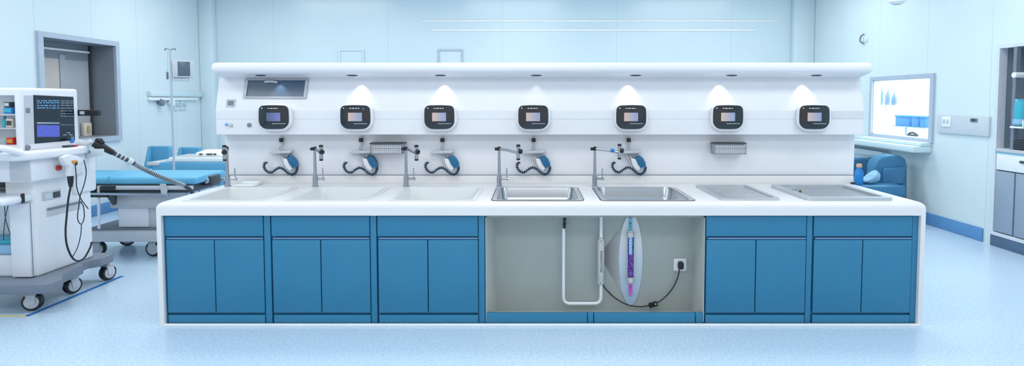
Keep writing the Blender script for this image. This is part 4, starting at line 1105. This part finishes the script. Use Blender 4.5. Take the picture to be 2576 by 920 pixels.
# bedhead trunking on the left wall
ya, yb = atX(370, 240, XL).y, YB-.2
za, zb2 = 1.70, 1.555
t = thing('wall_trunking', (XL, (ya+yb)/2, zb2), 'pale grey service trunking with gauges on the left wall', 'trunking')
obj('channel', MB().box(XL, XL+.07, ya, yb, zb2+.06, za, .008), M['sill'], t)
obj('lower_channel', MB().box(XL, XL+.05, ya, yb-.1, zb2, zb2+.055, .008), M['ceiling'], t)
for u, m, l_ in ((397, M['grey'], 'dark gauge'), (423, M['ceiling'], 'white gauge')):
    y = atX(u, 257, XL).y; z = atX(u, 257, XL).z
    g_ = obj('gauge', MB().lathe([(.02, 0), (.05, .05), (.05, .085), (.04, .09)], (XL+.0, y, z-.01), 'x', 20), m, t, label=l_)
    obj('gauge_stem', MB().box(XL+.01, XL+.05, y-.02, y+.02, z, zb2+.02), M['lgrey'], g_)
for u in (445, 461):
    p = atX(u, 262, XL+.01)
    o_ = obj('outlet_plate', MB().box(XL, XL+.02, p.y-.075, p.y+.075, p.z-.1, p.z+.07, .006), M['sill'], t)
    obj('outlet', MB().box(XL+.018, XL+.03, p.y-.05, p.y+.05, p.z-.04, p.z+.02, .004), M['frame'], o_)

# ================================================================== RIGHT SIDE
# recliner
YR_ = 7.35
def rp_(u, v, Y=YR_): return at(u, v, Y)
def rpoly(pts, Y=YR_): return [tuple(rp_(u, v, Y)[i] for i in (0, 2)) for u, v in pts]
x0, x1 = rp_(2130, 440).x, rp_(2290, 440).x
t = thing('recliner', ((x0+x1)/2, YR_+.3, 0), 'blue upholstered recliner with high rounded back under the window ledge', 'recliner')
obj('backrest', MB().prism(rpoly(((2206, 420), (2212, 405), (2228, 394), (2250, 390), (2272, 392), (2286, 402), (2290, 418), (2289, 520), (2206, 520))), 'y', YR_+.05, YR_+.24, .03, 3), M['reclinerblue'], t)
obj('side_cushion', MB().prism(rpoly(((2224, 424), (2278, 420), (2279, 440), (2274, 462), (2222, 466))), 'y', YR_-.0, YR_+.08, .018, 3), M['reclinerblue'], t)
obj('side_cushion', MB().prism(rpoly(((2222, 470), (2274, 466), (2280, 500), (2278, 560), (2222, 560))), 'y', YR_-.0, YR_+.08, .018, 3), M['reclinerblue'], t)
obj('seat', MB().box(x0-.15, x1-.2, YR_-.24, YR_+.66, .36, .50, .03, 3), M['reclinerblue'], t)
obj('base', MB().box(x0-.12, x1-.22, YR_-.2, YR_+.6, .06, .37, .015), M['grey'], t)
for x in (x0-.05, x1-.15):
    for y in (YR_+.2, YR_+.54): obj('foot', MB().lathe([(.025, 0), (.02, .062)], (x, y, 0)), M['dark'], t)
# padded rest behind
t = thing('wall_bench', (3.9, 8.3, 0), 'blue padded wall bench behind the recliner', 'bench')
a, b = at(2120, 398, 8.2), at(2262, 440, 8.2)
obj('back_pad', MB().box(a.x-.2, b.x-.05, 8.2, 8.34, .46, a.z, .03, 3), M['reclinerblue'], t)
obj('seat_pad', MB().box(a.x-.2, b.x-.05, 8.06, 8.6, .36, .47, .025, 3), M['reclinerblue'], t)
obj('base', MB().box(a.x-.16, b.x-.1, 8.12, 8.55, 0, .36, .01), M['grey'], t)
# pale cloth heap on the recliner seat
bm = bmesh.new(); bmesh.ops.create_icosphere(bm, subdivisions=4, radius=1)
cl = Vector((4.29, 0, 0))
for v in bm.verts:
    n_ = v.co.copy(); f_ = 1+.10*math.sin(n_.x*5+1)*math.sin(n_.z*4)+.07*math.sin(n_.x*9+n_.y*7)
    z_ = n_.z*f_
    v.co = Vector((cl.x+n_.x*.118*f_*(1-.3*max(0, z_)) + .02*z_, YR_-.06+n_.y*.085*f_, max(.5025, .502+.12*(z_*.9+.9)*(.35+.65*(n_.x+1)/2))))
mb = MB(); mb._merge(bm)
o = tag(obj('folded_sheet', mb, M['paleblue'], None), 'crumpled pale blue sheet heaped on the blue recliner seat', 'sheet')
# blue bottle with orange cap
YB2 = YR_-.14
p = rp_(2160, 470, YB2)
t = thing('spray_bottle', (p.x, YB2, .50), 'bright blue bottle with peach cap beside the console end', 'bottle')
hb = rp_(2160, 412, YB2).z-.5
obj('body', MB().lathe([(.045, 0), (.05, .01), (.05, hb*.6), (.026, hb*.8), (.026, hb*.84)], (p.x, YB2, .501)), M['blueitem'], t)
obj('cap', MB().lathe([(.034, hb*.84), (.03, hb)], (p.x, YB2, .501)), M['peach'], t)

# outlet panel on the right wall
a, b = atX(2363, 288, XR), atX(2492, 340, XR)
a2, b2 = atX(2363, 336, XR), atX(2492, 292, XR)
ztp, zbp = (a.z+b2.z)/2, (a2.z+b.z)/2
t = thing('outlet_panel', (XR, (a.y+b.y)/2, zbp), 'wide pale grey outlet panel on the wall between the bright window and the tall locker', 'panel')
obj('plate', MB().box(XR-.03, XR, b.y, a.y, zbp, ztp, .005), M['panelgrey'], t)
p = atX(2382, 306, XR-.03); o_ = obj('socket_plate', MB().box(XR-.042, XR-.03, p.y-.07, p.y+.07, p.z-.06, p.z+.06, .004), M['ceiling'], t)
for dy_ in (-.03, .03): obj('socket', MB().box(XR-.047, XR-.041, p.y+dy_-.018, p.y+dy_+.018, p.z-.02, p.z+.03, .002), M['lgrey'], o_)
p = atX(2451, 302, XR-.03); o_ = obj('display', MB().box(XR-.04, XR-.03, p.y-.05, p.y+.05, p.z-.02, p.z+.02, .003), M['grey'], t)
obj('display_glass', MB().box(XR-.042, XR-.039, p.y-.03, p.y+.035, p.z-.013, p.z+.013), M['darkgrey'], o_)
# wall hook
p = atX(2179, 97, XR)
t = thing('wall_hook', (XR, p.y, p.z-.08), 'small grey hook high on the right wall above the canopy end', 'hook')
obj('hook', MB().tube(smooth_path([(XR-.02, p.y+.02, p.z+.07), (XR-.05, p.y+.05, p.z+.04), (XR-.055, p.y+.06, p.z-.03), (XR-.02, p.y+.03, p.z-.075)]), .012, 8), M['grey'], t)
obj('plate', MB().lathe([(.06, 0), (.06, -.012), (.05, -.018)], (XR, p.y, p.z), 'x', 20), M['backwall'], t)
# ceiling dome camera at the top edge
p = at(2257, 4, 6.6)
t = thing('ceiling_dome', (p.x, 6.6, p.z), 'round white dome fixture hanging from the ceiling above the right wall window', 'ceiling fixture')
obj('dome', MB().lathe([(.05, -.03), (.072, -.018), (.085, .0), (.085, .05), (.07, .07)], (p.x, 6.6, p.z), 'z', 24), M['ceiling'], t)
obj('stem', MB().lathe([(.02, .07), (.02, ZC-p.z)], (p.x, 6.6, p.z), 'z', 14), M['lgrey'], t)
obj('lens', MB().lathe([(.03, -.036), (.045, -.03), (.05, -.026)], (p.x, 6.6, p.z), 'z', 18), M['lgrey'], t)

# tall locker niche
kb, kt = .14, 2.22
a, b = atX(2500, 600, XR), atX(2520, 115, XR)
ky1 = 6.17; ky0 = 5.18; KX = XR-.035
zc = atX(2516, 372, XR).z; zd0 = atX(2516, 428, XR).z
kt = atX(2519, 113, KX).z
t = thing('tall_locker', (XR, (ky0+ky1)/2, 0), 'tall grey locker set in the right wall, with open upper niche and drawer', 'locker')
o_ = [(ky0, .12), (ky1, .12), (ky1, kt), (ky0, kt)]; n = .035
i_ = [(ky0+n, .12+n), (ky1-n, .12+n), (ky1-n, kt-n), (ky0+n, kt-n)]
obj('frame', MB().ring(o_, i_, 'x', KX, XR+.05), M['lockerframe'], t, False)
obj('niche', MB().box(XR+.45, XR+.47, ky0, ky1, zc, kt).box(XR+.03, XR+.46, ky1-.03, ky1-.012, zc, kt).box(XR+.03, XR+.46, ky0+.012, ky0+.03, zc, kt).box(XR+.03, XR+.46, ky0, ky1, kt-.03, kt-.005), M['nichegrey'], t, False)
obj('counter', MB().box(KX-.01, XR+.45, ky0+n, ky1-n, zc-.04, zc, .006), M['lgrey'], t)
dw = obj('drawer', MB().box(KX+.004, XR+.3, ky0+n+.01, ky1-n-.006, zd0+.008, zc-.045, .006), M['ceiling'], t)
p = atX(2574, 408, KX)
obj('drawer_handle', MB().box(KX-.012, KX+.01, p.y-.16, p.y+.035, p.z-.012, p.z+.012, .004), M['darkgrey'], dw)
obj('light_strip', MB().box(KX-.004, KX+.02, ky0+n, ky1-n, zc-.05, zc-.042), M['tubeblue'], t, False)
ysplit = atX(2548, 520, KX).y
for y0_, y1_ in ((ysplit+.008, ky1-n-.004), (2*ysplit-ky1+n+.02, ysplit-.012), (ky0+n+.004, 2*ysplit-ky1+n)):
    if y1_ > y0_: obj('door', MB().box(KX+.006, KX+.03, y0_, y1_, .165, zd0-.004, .004), M['doorgrey'], t)
obj('door_gap', MB().box(KX+.03, XR+.3, ky0+n, ky1-n, .16, zd0), M['grey'], t, False)
obj('plinth', MB().box(KX+.004, XR+.05, ky0, ky1, 0, .12, .004), M['plinth'], t)
# things in the niche
p = at(2556, 220, 5.93)
Yq = 5.93
t = thing('rack_pole', (p.x, Yq, zc), 'grey upright rack pole with a white arm standing in the locker niche', 'rack')
obj('pole', MB().box(p.x-.022, p.x+.022, Yq-.02, Yq+.02, zc+.001, kt-.04), M['grey'], t, False)
q = at(2558, 189, Yq)
obj('arm', MB().tube([(q.x-.07, Yq-.045, q.z), (q.x+.17, Yq-.045, q.z)], [.028, .028], 14), M['ceiling'], t)
q0, q1 = at(2546, 302, Yq-.05), at(2590, 322, Yq-.05)
t = thing('rack_tray', ((q0.x+q1.x)/2, Yq-.06, q1.z), 'small white tray fixed across the rack pole in the locker niche', 'tray')
obj('shelf', MB().box(q0.x, q1.x+.12, Yq-.17, Yq-.022, q1.z, q1.z+.02, .004), M['ceiling'], t)
obj('front_lip', MB().box(q0.x, q1.x+.12, Yq-.18, Yq-.17, q1.z, q0.z, .004), M['ceiling'], t)
q0, q1 = at(2553, 252, Yq-.1), at(2572, 342, Yq-.1)
t = thing('hanging_bag', (at(2566, 260, Yq).x, Yq-.1, q1.z+.1), 'translucent blue bag standing on the white tray in the locker niche', 'bag')
xm = at(2568, 300, Yq-.1).x
zb_ = at(2560, 322, Yq-.1).z+.021
bg = obj('bag', MB().lathe([(.035, 0), (.06, .01), (.062, .12), (.055, at(2560, 262, Yq-.1).z-zb_), (.05, at(2560, 254, Yq-.1).z-zb_)], (xm, Yq-.1, zb_), 'z', 16), M['teal'], t)
obj('fill', MB().lathe([(.063, .02), (.0645, .03), (.0645, .06), (.063, .07)], (xm, Yq-.1, zb_), 'z', 16), M['paleblue'], t)
obj('clip', MB().box(xm-.055, xm+.055, Yq-.115, Yq-.085, at(2560, 256, Yq-.1).z, at(2560, 249, Yq-.1).z, .004), M['tubeblue'], t)
p = at(2574, 355, Yq-.1)
t = thing('storage_basket', (p.x+.05, Yq-.1, zc), 'dark ribbed basket at the bottom of the locker niche', 'basket')
mb = MB().box(p.x-.03, p.x+.25, Yq-.2, Yq-.03, zc+.001, zc+.10, .006)
obj('body', mb, M['dark'], t)
mb = MB()
for k_ in range(4): mb.box(p.x-.035, p.x+.255, Yq-.205, Yq-.025, zc+.016+k_*.022, zc+.026+k_*.022, .002)
obj('rib', mb, M['darkgrey'], t)

# ================================================================== LIGHT
def area(name, loc, size, sy, e, col, rot=(0, 0, 0)):
    L = bpy.data.lights.new(name, 'AREA'); L.shape = 'RECTANGLE'; L.size = size; L.size_y = sy; L.energy = e; L.color = col
    o = bpy.data.objects.new(name, L); C.objects.link(o); o.location = loc; o.rotation_euler = rot
COOL = (1.0, .965, .90)
for x in (-4.0, -.4, 3.2):
    for y in (.6, 3.0, 5.6, 8.4):
        area('ceiling_panel_light', (x, y, ZC-.02), 1.9, .8, (30, 32, 34, 43)[(.6, 3.0, 5.6, 8.4).index(y)], COOL)
area('side_room_light', (XR+1.1, 8.3, 3.2), 1.4, 2.0, 130, (.95, .98, 1))
w = bpy.data.worlds.new('world'); bpy.context.scene.world = w; w.use_nodes = True
w.node_tree.nodes['Background'].inputs['Color'].default_value = (1.0, .97, .93, 1)
w.node_tree.nodes['Background'].inputs['Strength'].default_value = .80

# ================================================================== CAMERA
cam = bpy.data.cameras.new('camera'); co_ = bpy.data.objects.new('camera', cam); C.objects.link(co_)
cam.sensor_fit = 'HORIZONTAL'; cam.sensor_width = 36.0; cam.lens = 36.0*F/2576
cam.shift_x = -(PX0-1288)/2576; cam.shift_y = (PY0-460)/2576
co_.location = (0, 0, CAMZ); co_.rotation_euler = (PI/2-PITCH, 0, 0)
cam.clip_start = .05
sc = bpy.context.scene; sc.camera = co_
sc.view_settings.view_transform = 'Standard'; sc.view_settings.look = 'None'
sc.view_settings.exposure = -0.04; sc.view_settings.gamma = 1.0; sc.view_settings.use_curve_mapping = False
sc.cycles.max_bounces = 8
# drop the empty-label leftovers
